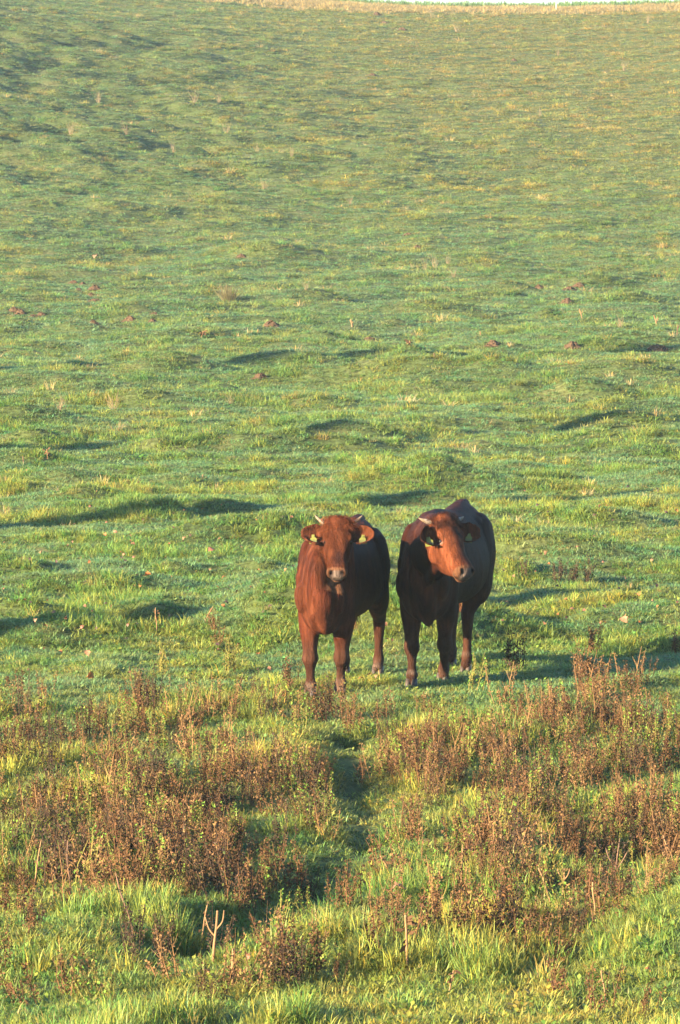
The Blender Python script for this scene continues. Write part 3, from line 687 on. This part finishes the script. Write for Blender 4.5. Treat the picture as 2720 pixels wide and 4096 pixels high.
# ------------------------------------------------------------------ molehills
M_mole = simple('molehill_earth', (.035, .023, .014), (.11, .065, .036), 22, .95, .02, .1)
def lump(name, r_, seed, h=.42):
    n1, n2 = 26, 12; V = []; Fc = []
    for j in range(n2+1):
        q = j/n2; rad = r_*1.35*q
        for i in range(n1):
            a = 2*PI*i/n1; x, y = rad*math.cos(a), rad*math.sin(a)
            k = 1+.35*float(fbm(np.array([math.cos(a)*1.3+seed]), np.array([math.sin(a)*1.3]), seed, 2)[0])
            z = h*r_*1.5*math.exp(-(q*1.55)**2.4)+.13*r_*float(fbm(np.array([x/r_*3.2+seed]), np.array([y/r_*3.2]), seed, 3)[0])*(1-q*.6)-.02*q
            V.append((x*k, y*k, z))
    for j in range(n2):
        for i in range(n1): Fc.append((j*n1+i, j*n1+(i+1) % n1, (j+1)*n1+(i+1) % n1, (j+1)*n1+i))
    # clods
    r = random.Random(seed)
    for c in range(22):
        a = r.random()*2*PI; q = r.random()**.6*1.2; s_ = r_*r.uniform(.06, .16); cx, cy = r_*q*math.cos(a), r_*q*math.sin(a); cz = h*r_*1.5*math.exp(-(q/1.35*1.55)**2.4); k = len(V)
        V += [(cx+s_*x*r.uniform(.6, 1.2), cy+s_*y*r.uniform(.6, 1.2), cz+s_*z) for x, y, z in ((1, 0, 0), (0, 1, 0), (-1, 0, 0), (0, -1, 0), (0, 0, 1), (0, 0, -1))]
        Fc += [(k, k+1, k+4), (k+1, k+2, k+4), (k+2, k+3, k+4), (k+3, k, k+4), (k+1, k, k+5), (k+2, k+1, k+5), (k+3, k+2, k+5), (k, k+3, k+5)]
    return mesh_obj(name, V, Fc, [M_mole])
for i, (p, r_, px, py) in enumerate(mole_pts):
    o = lump('molehill', r_, 3+i, .42+.12*math.sin(i*2.1)); o.location = p; o.rotation_euler.z = i*1.3
    ex = {(2630, 1403): 'widest dark molehill at the right edge of the flat grass', (1480, 1368): 'low red-brown molehill alone in the flat grass above the left cow', (1041, 1513): 'flat dark molehill nearest the camera, left of the cows',
          (520, 1288): 'compact brown molehill with a dark side, right of the leftmost row', (1084, 1309): 'reddish molehill lying above a smaller one, left of the middle',
          (965, 1029): 'small molehill above the twiggy bush at the foot of the hill', (2279, 1160): 'largest molehill of the cluster at the foot of the right slope', (2270, 1214): 'dark molehill just below the right-hand cluster'}.get((px, py))
    if ex: lab = ex
    elif py < 400: lab = 'distant molehill high up on the far grassy slope'
    elif px < 800: lab = 'small brown molehill in the scattered rows left of the valley floor'
    else: lab = 'small brown molehill on the right half of the valley floor'
    tag(o, lab, 'molehill', 'molehills scattered over the pasture')

# ------------------------------------------------------------------ dead weeds
def weed(name, seed, plumes, hmin, hmax, spread, base, leafn=46, greens=.12, link=False, lw=.0078):
    r = random.Random(seed); V = []; Fc = []; var = []
    def stick(p, q, w0, w1, c):
        k = len(V); d = (q-p).normalized(); s1 = d.orthogonal().normalized(); s2 = d.cross(s1)
        for c0, w in ((p, w0), (q, w1)):
            for a in range(3): V.append(c0+(s1*math.cos(a*2.094)+s2*math.sin(a*2.094))*w)
        for a in range(3): Fc.append((k+a, k+(a+1) % 3, k+3+(a+1) % 3, k+3+a)); var.append(c)
    for i in range(plumes):
        a = r.random()*2*PI; d = spread*math.sqrt(r.random()); p = Vector((d*math.cos(a)*.45, d*math.sin(a)*.45, -.01)); h = r.uniform(hmin, hmax)
        stick(Vector((0, 0, -.03)), p+Vector((0, 0, .004)), .004, .003, (.8, .8, .8))
        lean = Vector((math.cos(a)*d*1.1+r.gauss(0, .08), math.sin(a)*d*1.1+r.gauss(0, .08), 1)).normalized(); top = p+lean*h; mid = p.lerp(top, .5)+Vector((r.gauss(0, .012), r.gauss(0, .012), 0))
        cs = r.uniform(.8, 1.6); cc = (cs, cs*.95, cs*.9)
        stick(p, mid, .0028, .0022, cc); stick(mid, top, .0022, .0010, cc)
        for j in range(r.randint(1, 4)):
            f0 = r.uniform(.35, .8); b0 = p.lerp(mid, f0*2) if f0 < .5 else mid.lerp(top, f0*2-1); b1 = b0+Vector((r.gauss(0, .025), r.gauss(0, .025), r.uniform(.02, .07))); stick(b0, b1, .0012, .0008, cc)
        n_ = int(leafn*r.choice((.35, .8, 1.1, 1.5)))
        for j in range(n_):
            f = r.uniform(.22, 1.0); b0 = p.lerp(mid, f*2) if f < .5 else mid.lerp(top, f*2-1)
            az = r.random()*2*PI; out = r.uniform(.001, .018)*(1.15-.6*f); c0 = b0+Vector((math.cos(az)*out, math.sin(az)*out, r.uniform(-.01, .005)))
            L = r.uniform(.6, 1.5)*lw*1.5; w = L*r.uniform(.25, .45); dr = Vector((math.cos(az)*.6+r.gauss(0, .3), math.sin(az)*.6+r.gauss(0, .3), r.uniform(-1.2, .6))).normalized(); sd = dr.orthogonal().normalized()
            sd = Matrix.Rotation(r.random()*6.28, 3, dr) @ sd; nn = dr.cross(sd); k = len(V)
            V.extend([c0, c0+dr*L*.5+sd*w+nn*w*.4, c0+dr*L, c0+dr*L*.5-sd*w+nn*w*.4]); Fc.append((k, k+1, k+2)); Fc.append((k, k+2, k+3))
            t = r.random(); c = r.uniform(.55, 1.5)
            col = (c*.75, c*1.55, c*.8) if t < greens else (c, c*r.uniform(.85, 1.1), c*r.uniform(.8, 1.1))
            var.extend([col, col])
    o = mesh_obj(name, V, Fc, [base], smooth=False, link=link); set_var(o.data, np.array(var, np.float32)); return o
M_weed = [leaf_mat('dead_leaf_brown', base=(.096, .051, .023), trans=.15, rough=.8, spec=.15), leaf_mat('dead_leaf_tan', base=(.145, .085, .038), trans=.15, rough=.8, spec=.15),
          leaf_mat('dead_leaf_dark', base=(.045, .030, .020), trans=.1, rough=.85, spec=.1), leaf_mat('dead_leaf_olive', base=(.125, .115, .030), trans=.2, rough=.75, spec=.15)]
wp = [weed('dead_weed', 100+i, 4+i % 3, .09, .24+.03*(i % 3), .13, M_weed[(0, 0, 1, 0, 3, 2)[i]], 50, (.06, .15, .05, .1, .3, .1)[i]) for i in range(6)]
wr = np.random.default_rng(33); cand = []
while len(cand) < 1050:
    yy = math.sqrt(wr.random()*(41**2-24**2)+24**2); xx = (wr.random()*2-1)*.072*yy
    if wr.random() < float(weedmask(np.array([xx]), np.array([yy]))[0])**1.4: cand.append((xx, yy))
# keep sight lines to the legs of the cattle
cand = [c for c in cand if not (c[1] > 36.6 and -.4 < c[0] < 1.1 and wr.random() < .80)]
cand.sort(key=lambda c: c[1])
wgroup = 'dead brown weeds standing in the foreground'
for i, (xx, yy) in enumerate(cand[:300]):
    k = int(wr.integers(0, 6)); o = wp[k].copy(); o.name = 'dead_weed'; COL.objects.link(o)
    o.location = (xx, yy, h1(xx, yy)); o.rotation_euler = (wr.normal(0, .12), wr.normal(0, .12), wr.random()*6.28); s_ = wr.choice((.6, .75, .9, 1.0, 1.15, 1.35)); o.scale = (s_, s_, s_*wr.uniform(.85, 1.2))
    tag(o, 'dried brown weed with crumpled leaves, one of many in the foreground thicket', 'dead weed', wgroup)
rest = np.array(cand[300:]); nr = len(rest)
wp2 = []
for i, p in enumerate(wp): q = bpy.data.objects.new('weed_kind_'+'abcdef'[i], p.data); wp2.append(q)
sc_ = wr.uniform(.7, 1.2, nr)
scatter('weed_thicket', wp2, np.stack([rest[:, 0], rest[:, 1], H(rest[:, 0], rest[:, 1])], -1), wr.integers(0, 6, nr), np.stack([wr.normal(0, .06, nr), wr.normal(0, .06, nr), wr.random(nr)*6.28], -1), np.stack([sc_, sc_, sc_], -1), np.ones((nr, 3)),
        'thicket of dried brown weeds between the foreground and the cows')
# single weeds that stand apart
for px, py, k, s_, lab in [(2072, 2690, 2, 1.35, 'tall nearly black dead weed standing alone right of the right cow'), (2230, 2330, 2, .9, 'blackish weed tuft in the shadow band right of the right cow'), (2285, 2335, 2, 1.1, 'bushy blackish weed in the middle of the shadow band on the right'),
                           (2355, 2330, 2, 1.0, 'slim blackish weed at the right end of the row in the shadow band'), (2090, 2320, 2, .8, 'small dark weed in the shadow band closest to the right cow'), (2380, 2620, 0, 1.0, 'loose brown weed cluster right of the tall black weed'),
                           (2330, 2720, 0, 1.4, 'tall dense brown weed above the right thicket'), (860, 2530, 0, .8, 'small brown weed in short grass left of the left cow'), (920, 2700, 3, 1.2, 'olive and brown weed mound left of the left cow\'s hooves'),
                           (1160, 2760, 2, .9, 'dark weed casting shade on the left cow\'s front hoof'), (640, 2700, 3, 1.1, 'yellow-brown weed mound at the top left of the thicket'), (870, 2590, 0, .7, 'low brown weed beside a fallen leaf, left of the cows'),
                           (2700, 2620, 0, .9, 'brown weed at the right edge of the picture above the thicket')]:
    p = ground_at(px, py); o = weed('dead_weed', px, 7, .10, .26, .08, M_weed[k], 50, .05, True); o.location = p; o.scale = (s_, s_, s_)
    tag(o, lab, 'dead weed')

# ------------------------------------------------------------------ bare stalks
M_stalk = simple('dry_stalk', (.13, .07, .03), (.25, .145, .065), 30, .75, .002)
M_stalk_d = simple('dark_stalk', (.07, .04, .03), (.16, .09, .05), 30, .8, .002)
def tubemesh(name, pts, mat, parent, seg=7):
    S4 = Soup(); S4.limb([(Vector(p), w, w) for p, w in pts], n=seg); me = bpy.data.meshes.new(name); S4.bm.to_mesh(me); S4.bm.free(); me.materials.append(mat); me.polygons.foreach_set('use_smooth', [True]*len(me.polygons))
    o = bpy.data.objects.new(name, me); COL.objects.link(o); o.parent = parent; return o
STALKS = [  # base px, top px, radius, dark, forked, label
 ((852, 3861), (870, 3645), .0085, 0, 1, 'thick pale forked stalk standing between two weed clumps in the lower left'),
 ((926, 3959), (933, 3798), .0090, 0, 0, 'short thick pale stalk stub with a broken top near the bottom, left of middle'),
 ((1632, 3890), (1622, 3665), .0085, 0, 0, 'straight thick pale stalk with a dark foot at the bottom centre'),
 ((540, 3777), (463, 3495), .0055, 1, 0, 'long dark stalk leaning left in the lower left'),
 ((126, 3590), (165, 3360), .0050, 0, 0, 'thin orange-brown stalk leaning right at the left edge'),
 ((274, 3650), (272, 3360), .0050, 1, 0, 'tall thin upright dark stalk in the lower left'),
 ((403, 3520), (402, 3420), .0075, 0, 0, 'short pale stalk sticking out of the brown weeds on the left'),
 ((790, 3830), (832, 3610), .0045, 0, 0, 'thin brown stalk leaning right beside the pale forked stalk'),
 ((2216, 3625), (2155, 3475), .0075, 0, 0, 'pale stalk leaning left over a small hollow in the lower right'),
 ((2255, 3605), (2257, 3475), .0050, 0, 1, 'slim upright forked stalk right of the leaning pale one'),
 ((2379, 3680), (2371, 3530), .0075, 0, 0, 'stout brown stalk with a dark foot left of the grassy bank'),
 ((2449, 3560), (2480, 3350), .0040, 1, 1, 'thin dark stalk leaning right in the shaded hollow'),
 ((1590, 3540), (1523, 3425), .0075, 0, 0, 'bent pale stalk lying over to the left beside the trodden path'),
 ((1712, 3790), (1706, 3650), .0045, 0, 1, 'brown stalk with side twigs above the straight thick pale one'),
 ((2200, 3858), (2202, 3770), .0050, 0, 0, 'short orange stalk in green grass at the lower right'),
 ((1815, 3870), (1812, 3735), .0035, 0, 0, 'thin brown stalk in green grass right of the bottom centre'),
 ((1846, 3580), (1850, 3380), .0045, 0, 0, 'pale upright stalk at the front edge of the right thicket'),
 ((2168, 3460), (2166, 3310), .0045, 0, 0, 'pale slim stalk rising out of the dense right thicket'),
 ((2660, 3460), (2645, 3380), .0045, 0, 1, 'small forked stalk on top of the grassy bank'),
 ((2700, 3470), (2652, 3340), .0050, 0, 0, 'long stalk leaning left on the grassy bank at the right edge'),
 ((2420, 4000), (2405, 3880), .0040, 0, 0, 'faint orange stalk in the grass at the lower right corner'),
 ((1790, 3990), (1815, 3880), .0050, 0, 0, 'yellowish stalk leaning right at the bottom, right of middle'),
 ((625, 2540), (622, 2430), .0050, 0, 0, 'slim pale stalk in the lower shadow band left of the cows'),
 ((815, 2490), (850, 2430), .0035, 0, 1, 'thin forked twig left of the left cow'),
 ((1408, 1310), (1404, 1280), .020, 0, 1, 'ragged brown stump of a stem in the middle of the flat grass'),
 ((1639, 1384), (1639, 1364), .014, 0, 0, 'small pale stub among the grass right of the middle molehill'),
 ((1922, 1346), (1921, 1326), .014, 0, 0, 'tiny pale stub in the flat grass above the right cow'),
 ((2329, 1274), (2318, 1236), .012, 0, 1, 'thin forked pale twig in the flat grass on the right'),
 ((2630, 1306), (2616, 1262), .014, 0, 1, 'twiggy pale stem in the grass near the right edge'),
 ((2706, 1340), (2712, 1300), .012, 1, 1, 'crooked brown stem at the right edge of the flat grass'),
 ((1738, 1432), (1736, 1414), .012, 1, 0, 'small dark stem at the edge of the far shadow band'),
 ((806, 1352), (812, 1325), .014, 0, 1, 'small forked pale twig in the flat grass on the left'),
 ((1032, 1336), (1032, 1318), .012, 0, 0, 'tiny pale stub left of the reddish molehill pair'),
 ((95, 1860), (92, 1826), .008, 1, 0, 'thin dark stem in the grass at the left edge'),
 ((190, 1836), (188, 1798), .008, 0, 0, 'thin pale stem with a seed head on the yellow tussock at the left edge'),
]
sr = random.Random(9)
for (bx, by), (tx, ty), rad, dk, fork, lab in STALKS:
    p = ground_at(bx, by); tp = ray(tx, ty, p.y); root = bpy.data.objects.new('dry_stalk', None); COL.objects.link(root); root.location = p; tag(root, lab, 'dry stalk')
    d = tp-p; d.y += sr.uniform(-.1, .1)*d.length; mt = M_stalk_d if dk else M_stalk; sd = Vector((sr.uniform(-1, 1), sr.uniform(-1, 1), 0))*d.length*.035
    tubemesh('stalk', [(Vector((0, 0, -.02)), rad*1.0), (d*.35+sd, rad*.8), (d*.7-sd*.3, rad*.7), (d, rad*(.75 if rad > .007 else .45))], mt, root)
    if fork:
        for q in range(2):
            f0 = sr.uniform(.35, .7); s_ = sr.choice((-1, 1)) if q else 1
            a = d*f0; tubemesh('twig', [(a, rad*.6), (a+Vector((s_*d.length*.12, 0, d.length*.15)), rad*.5), (a+Vector((s_*d.length*sr.uniform(.15, .25), 0, d.length*.36)), rad*.3)], mt, root, 5)
    if rad < .006 or sr.random() < .3:
        VV = []; FF = []; vr = []
        for q in range(14):
            c0 = d*sr.uniform(.45, 1)+Vector((sr.gauss(0, .008), sr.gauss(0, .008), 0)); L = rad*sr.uniform(1.5, 3.5); k = len(VV); u = Vector((sr.gauss(0, 1), sr.gauss(0, 1), sr.uniform(-1, .5))).normalized(); w = u.orthogonal().normalized()
            VV += [c0, c0+u*L+w*L*.5, c0+u*L*2, c0+u*L-w*L*.5]; FF.append((k, k+1, k+2, k+3)); vr.append((1, 1, 1))
        o = mesh_obj('withered_leaves', VV, FF, [M_weed[2 if dk else 0]], root, smooth=False); set_var(o.data, np.array(vr, np.float32))

# ------------------------------------------------------------------ fallen leaves
def leafmesh(seed, mat):
    r = random.Random(seed); n = 7; V = []; Fc = []
    cu = r.uniform(3, 7); L = 1.0
    for i in range(n+1):
        t = i/n; w = .36*math.sin(PI*min(1, t*.95+.03))**.7*(1+.28*math.cos(i*PI)*(0 < i < n)); y = (t-.5)*L
        for s_ in (-1, -.4, .4, 1):
            x = s_*w; V.append((x, y, .30*(x*x)*cu*.6+.25*math.sin(t*PI*r.uniform(.9, 1.1))*r.uniform(.8, 1.1)-.1*abs(s_)*r.random()))
    for i in range(n):
        for j in range(3): a = i*4+j; Fc.append((a, a+1, a+5, a+4))
    k = len(V); V += [(-.015, -.5, 0), (.015, -.5, 0), (.01, -.78, .12), (-.01, -.78, .12)]; Fc.append((k, k+1, k+2, k+3))
    o = mesh_obj('fallen_leaf', V, Fc, [mat], link=False); set_var(o.data, np.array([(c, c, c) for c in [r.uniform(.8, 1.15) for _ in Fc]], np.float32)); return o
lm = [leaf_mat('fallen_leaf_orange', base=(.34, .13, .045), trans=.2, rough=.6, spec=.3), leaf_mat('fallen_leaf_brown', base=(.17, .075, .045), trans=.12, rough=.6, spec=.3),
      leaf_mat('fallen_leaf_tan', base=(.24, .13, .07), trans=.2, rough=.6, spec=.3), leaf_mat('fallen_leaf_dark', base=(.055, .032, .028), trans=.1, rough=.6, spec=.3)]
lp = [leafmesh(i, lm[i % 4]) for i in range(12)]
def put_leaf(px, py, k, size, lab=None):
    p = ground_at(px, py); o = lp[k].copy(); o.name = 'fallen_leaf'; COL.objects.link(o); o.location = p+Vector((0, -.01, .050+.02*sr.random())); o.rotation_euler = (sr.gauss(0.25, .5), sr.gauss(0, .5), sr.random()*6.28)
    size *= .82; o.scale = (size, size, size); tag(o, lab or 'curled '+('orange', 'brown', 'tan', 'blackish')[k % 4]+' leaf fallen in the short grass around the cows', 'fallen leaf', None if lab else ('orange', 'brown', 'tan', 'blackish')[k % 4]+' leaves fallen on the grass')
put_leaf(363, 2742, 0, .085, 'large orange leaf lying in short grass at the left, above the weeds'); put_leaf(1592, 3605, 2, .12, 'big pale pinkish leaf at the bottom beside the trodden path')
put_leaf(2496, 2515, 2, .10, 'large pale leaf on green grass right of the right cow'); put_leaf(646, 2658, 2, .085, 'pale tan leaf leaning on a weed, left of the cows'); put_leaf(350, 2650, 2, .075, 'lone round tan leaf above the large orange one')
put_leaf(2555, 2410, 0, .075, 'bright orange leaf lying furthest right beside the cows'); put_leaf(592, 2330, 0, .075, 'orange leaf pointing right between the two shadow bands on the left'); put_leaf(56, 3040, 2, .08, 'tan leaf at the left edge inside the brown weeds')
put_leaf(2205, 3985, 0, .09, 'orange star-shaped leaf standing in the bottom grass'); put_leaf(383, 1041, 2, .20, 'bright pale leaf far off at the foot of the hill'); put_leaf(845, 2225, 1, .09, 'dark red leaf between the two shadow bands on the left')
put_leaf(2075, 3552, 0, .075, 'orange leaf beside the hollow in the lower right'); put_leaf(1705, 3790, 2, .09, 'tan leaf caught on a twig at the bottom centre'); put_leaf(2255, 3882, 0, .06, 'small orange leaf in the bottom grass right of centre')
nl = 0
while nl < 190:
    t = sr.random()
    if t < .62: px, py = sr.uniform(0, 1180), min(2800, max(1900, sr.gauss(2330, 210)))
    elif t < .85: px, py = sr.uniform(1960, 2710), sr.uniform(1950, 2560)
    elif t < .93: px, py = sr.uniform(0, 2700), sr.uniform(3500, 4080)
    else: px, py = sr.uniform(1380, 1640), sr.uniform(2420, 2760)
    put_leaf(px, py, sr.choice((0, 1, 1, 2, 3, 3, 4, 5, 5, 6, 7, 8, 9, 9, 10, 11)), sr.uniform(.028, .050)); nl += 1

# ------------------------------------------------------------------ far plants
def twiggy(name, seed, n, h, spread, mat, w=.006):
    r = random.Random(seed); V = []; Fc = []; vr = []
    for i in range(n):
        a = r.random()*2*PI; p = Vector((math.cos(a), math.sin(a), 0))*spread*.25*r.random(); top = Vector((math.cos(a)*spread*r.random(), math.sin(a)*spread*r.random(), h*r.uniform(.5, 1)))
        c = r.uniform(.6, 1.4); q = p
        for s_ in range(3):
            q2 = p.lerp(top, (s_+1)/3)+Vector((r.gauss(0, .015), r.gauss(0, .015), 0)); sd = Vector((1, .3, 0)).normalized()*w*(1-s_*.25); k = len(V)
            V += [q-sd, q+sd, q2+sd*.8, q2-sd*.8]; Fc.append((k, k+1, k+2, k+3)); vr.append((c, c, c)); q = q2
    o = mesh_obj(name, V, Fc, [mat], smooth=False); set_var(o.data, np.array(vr, np.float32)); return o
M_far = [leaf_mat('far_dry_stem', base=(.30, .22, .12), trans=.2), leaf_mat('far_olive_twig', base=(.17, .14, .06), trans=.2)]
p = ground_at(915, 1212); o = twiggy('twiggy_bush', 5, 170, .40, .36, M_far[1], .006); o.location = p; tag(o, 'low twiggy olive bush standing alone on the valley floor', 'bush')
for px, py, s_, lab in [(1740, 1075, 1.3, 'tall reddish dry grass clump at the foot of the hill'), (1700, 1085, 1, None), (1790, 1060, .9, None), (1815, 1108, .8, None), (546, 1100, .8, None), (1223, 1165, .8, None), (2480, 1312, .9, None), (776, 415, 1.6, None), (876, 412, 1.2, None), (395, 420, 1.4, None),
                        (282, 545, 1.5, None), (507, 545, 1.5, None), (906, 535, 1.2, None), (694, 612, 1.2, None), (1028, 610, 1.2, None), (1166, 632, 1.2, None), (1058, 760, 1.2, None), (2496, 285, 1.7, 'tall pale dry grass clump high on the right slope'), (2590, 95, 1.6, None), (1828, 130, 1.5, None), (2236, 222, 1.2, None), (1728, 70, 1.2, None), (2160, 470, 1.2, None), (1400, 820, 1.0, None), (240, 1650, .8, None),
                        (455, 1640, .9, 'tall thin dry grass clump in the left middle ground'), (920, 1620, .6, None)]:
    p = ground_at(px, py); o = twiggy('dry_grass_clump', px, 15, .30*s_, .16*s_, M_far[0], .0034*s_); o.location = p
    tag(o, lab or 'pale dry grass clump standing up from the far slope or valley floor', 'grass clump', None if lab else 'dry grass clumps dotted over the far pasture')

# ------------------------------------------------------------------ ridge: post and crop
M_post = simple('post_wood', (.36, .29, .20), (.50, .42, .30), 6, .8, .004)
d_ = 244.0; pb = ray(2225, 40, d_); pb.z = h1(pb.x, d_)
S5 = Soup(); S5.loft([ring(Vector((0, 0, -.3)), Vector((1, 0, 0)), Vector((0, 1, 0)), .032, .032, .032, 12, 3), ring(Vector((.0, 0, .6)), Vector((1, 0, 0)), Vector((0, 1, 0)), .030, .030, .030, 12, 3), ring(Vector((.015, 0, 1.15)), Vector((1, 0, 0)), Vector((0, 1, 0)), .029, .029, .029, 12, 3), ring(Vector((.015, 0, 1.18)), Vector((1, 0, 0)), Vector((0, 1, 0)), .018, .018, .018, 12, 3)])
me = bpy.data.meshes.new('fence_post'); S5.bm.to_mesh(me); S5.bm.free(); me.materials.append(M_post); po = bpy.data.objects.new('fence_post', me); COL.objects.link(po); po.location = pb
tag(po, 'thin pale wooden post on the ridge at the edge of the crop', 'post')
cr = np.random.default_rng(8); nC = 5200
cy = 252+cr.random(nC)*16; cx = (cr.random(nC)*2-1)*.085*cy; cz = H(cx, cy)
V_, F_, v_ = blades(26, .07, .30, .62, .035, .7, 77, .55); c1 = proto('crop_kind_a', V_, F_, v_, [M_grass]); V_, F_, v_ = blades(20, .06, .34, .72, .03, .9, 78, .5); c2 = proto('crop_kind_b', V_, F_, v_, [M_grass])
sc_ = cr.uniform(.7, 1.15, nC)
scatter('crop_field', [c1, c2], np.stack([cx, cy, cz], -1), cr.integers(0, 2, nC), np.stack([cx*0, cx*0, cr.random(nC)*6.28], -1), np.stack([sc_, sc_, sc_], -1), np.array([.085, .17, .07])*cr.uniform(.7, 1.3, (nC, 1)), 'green crop growing behind the dry grass on the ridge')

# ------------------------------------------------------------------ trees left of the frame whose shadows cross the pasture
M_bark = simple('bark', (.06, .045, .035), (.14, .11, .085), 12, .9, .02)
M_leaf = leaf_mat('tree_leaves', base=(.13, .12, .035), trans=.3)
def tree(px, py, t, tr, ht, cb, crad, nleaf, seed, lab, grp='trees left of the pasture'):
    g = ground_at(px, py); bx, by = g.x-t*math.cos(SUN_AZ), g.y-t*math.sin(SUN_AZ); r = random.Random(seed)
    root = bpy.data.objects.new('tree', None); COL.objects.link(root); root.location = (bx, by, h1(bx, by)); tag(root, lab, 'tree', grp)
    S6 = Soup(); S6.limb([(Vector((0, 0, -.3)), tr*1.5, tr*1.5), (Vector((0, 0, .4)), tr*1.1, tr*1.1), (Vector((.12, .05, ht*.3)), tr, tr), (Vector((-.05, .1, ht*.6)), tr*.75, tr*.75), (Vector((.05, 0, ht*.92)), tr*.2, tr*.2)], n=14)
    tips = []
    for k in range(14):
        z0 = cb+(ht-cb)*r.random()*.7; a = r.random()*6.28; e = Vector((math.cos(a)*crad*.8, math.sin(a)*crad*.8, z0+crad*.5)); tips.append(e)
        S6.limb([(Vector((0, 0, z0)), tr*.35, tr*.35), (Vector((e.x*.5, e.y*.5, z0+crad*.15)), tr*.2, tr*.2), (e, tr*.06, tr*.06)], n=8)
    me = bpy.data.meshes.new('trunk'); S6.bm.to_mesh(me); S6.bm.free(); me.materials.append(M_bark); o = bpy.data.objects.new('trunk', me); COL.objects.link(o); o.parent = root
    V = []; Fc = []; vr = []
    for i in range(nleaf):
        tp = r.choice(tips); c0 = tp+Vector((r.gauss(0, crad*.25), r.gauss(0, crad*.25), r.gauss(0, crad*.22))); u = Vector((r.gauss(0, 1), r.gauss(0, 1), r.gauss(0, 1))).normalized(); w = u.orthogonal().normalized(); L = r.uniform(.05, .11); k = len(V)
        V += [c0-u*L, c0+w*L*.5, c0+u*L, c0-w*L*.5]; Fc.append((k, k+1, k+2, k+3)); c = r.uniform(.6, 1.4); vr.append((c, c*r.uniform(.8, 1.1), c))
    o = mesh_obj('crown', V, Fc, [M_leaf], root, smooth=False); set_var(o.data, np.array(vr, np.float32))
tree(0, 2495, 10, .30, 10, 5.6, 2.0, 6000, 1, 'slim tree nearest the cows, just outside the left of the picture')
tree(0, 2115, 11, .27, 9, 5.4, 1.8, 5000, 2, 'slim tree standing second from the camera outside the left of the picture')
tree(0, 1800, 14, .34, 12, 6.4, 2.2, 7000, 3, 'stout tree outside the left of the picture level with the middle ground')
tree(0, 1475, 20, .34, 15, 8.5, 2.4, 12000, 4, 'large tree farthest from the camera outside the left of the picture')

# ------------------------------------------------------------------ morning haze
hv, hf = [], []
gv = np.array([v.co[:] for v in bpy.data.objects['ground'].data.vertices]); zlo = float(gv[:, 2].min()); zhi = float(gv[:, 2].max())
x0, x1, y0, y1, z0, z1 = -4100, 4100, -100, 905, zlo-1.0, max(zhi, 12.0)+1.5
zb = float(min(KZ)); 
bm = bmesh.new(); bmesh.ops.create_cube(bm, size=1); 
for v in bm.verts: v.co = Vector((x0 if v.co.x < 0 else x1, y0 if v.co.y < 0 else y1, z0 if v.co.z < 0 else z1))
me = bpy.data.meshes.new('haze'); bm.to_mesh(me); bm.free(); hz_o = bpy.data.objects.new('haze', me); COL.objects.link(hz_o)
hm = bpy.data.materials.new('haze_air'); hm.use_nodes = True; hn = hm.node_tree; hn.nodes.remove(hn.nodes['Principled BSDF']); pv = hn.nodes.new('ShaderNodeVolumePrincipled')
pv.inputs['Color'].default_value = (.70, .90, 1, 1); pv.inputs['Density'].default_value = HAZE_DENSITY; pv.inputs['Anisotropy'].default_value = .1
hn.links.new(pv.outputs[0], hn.nodes['Material Output'].inputs['Volume']); me.materials.append(hm); tag(hz_o, 'thin morning haze paling the far slope', None, None, 'stuff')
print('ground', zlo, zhi)
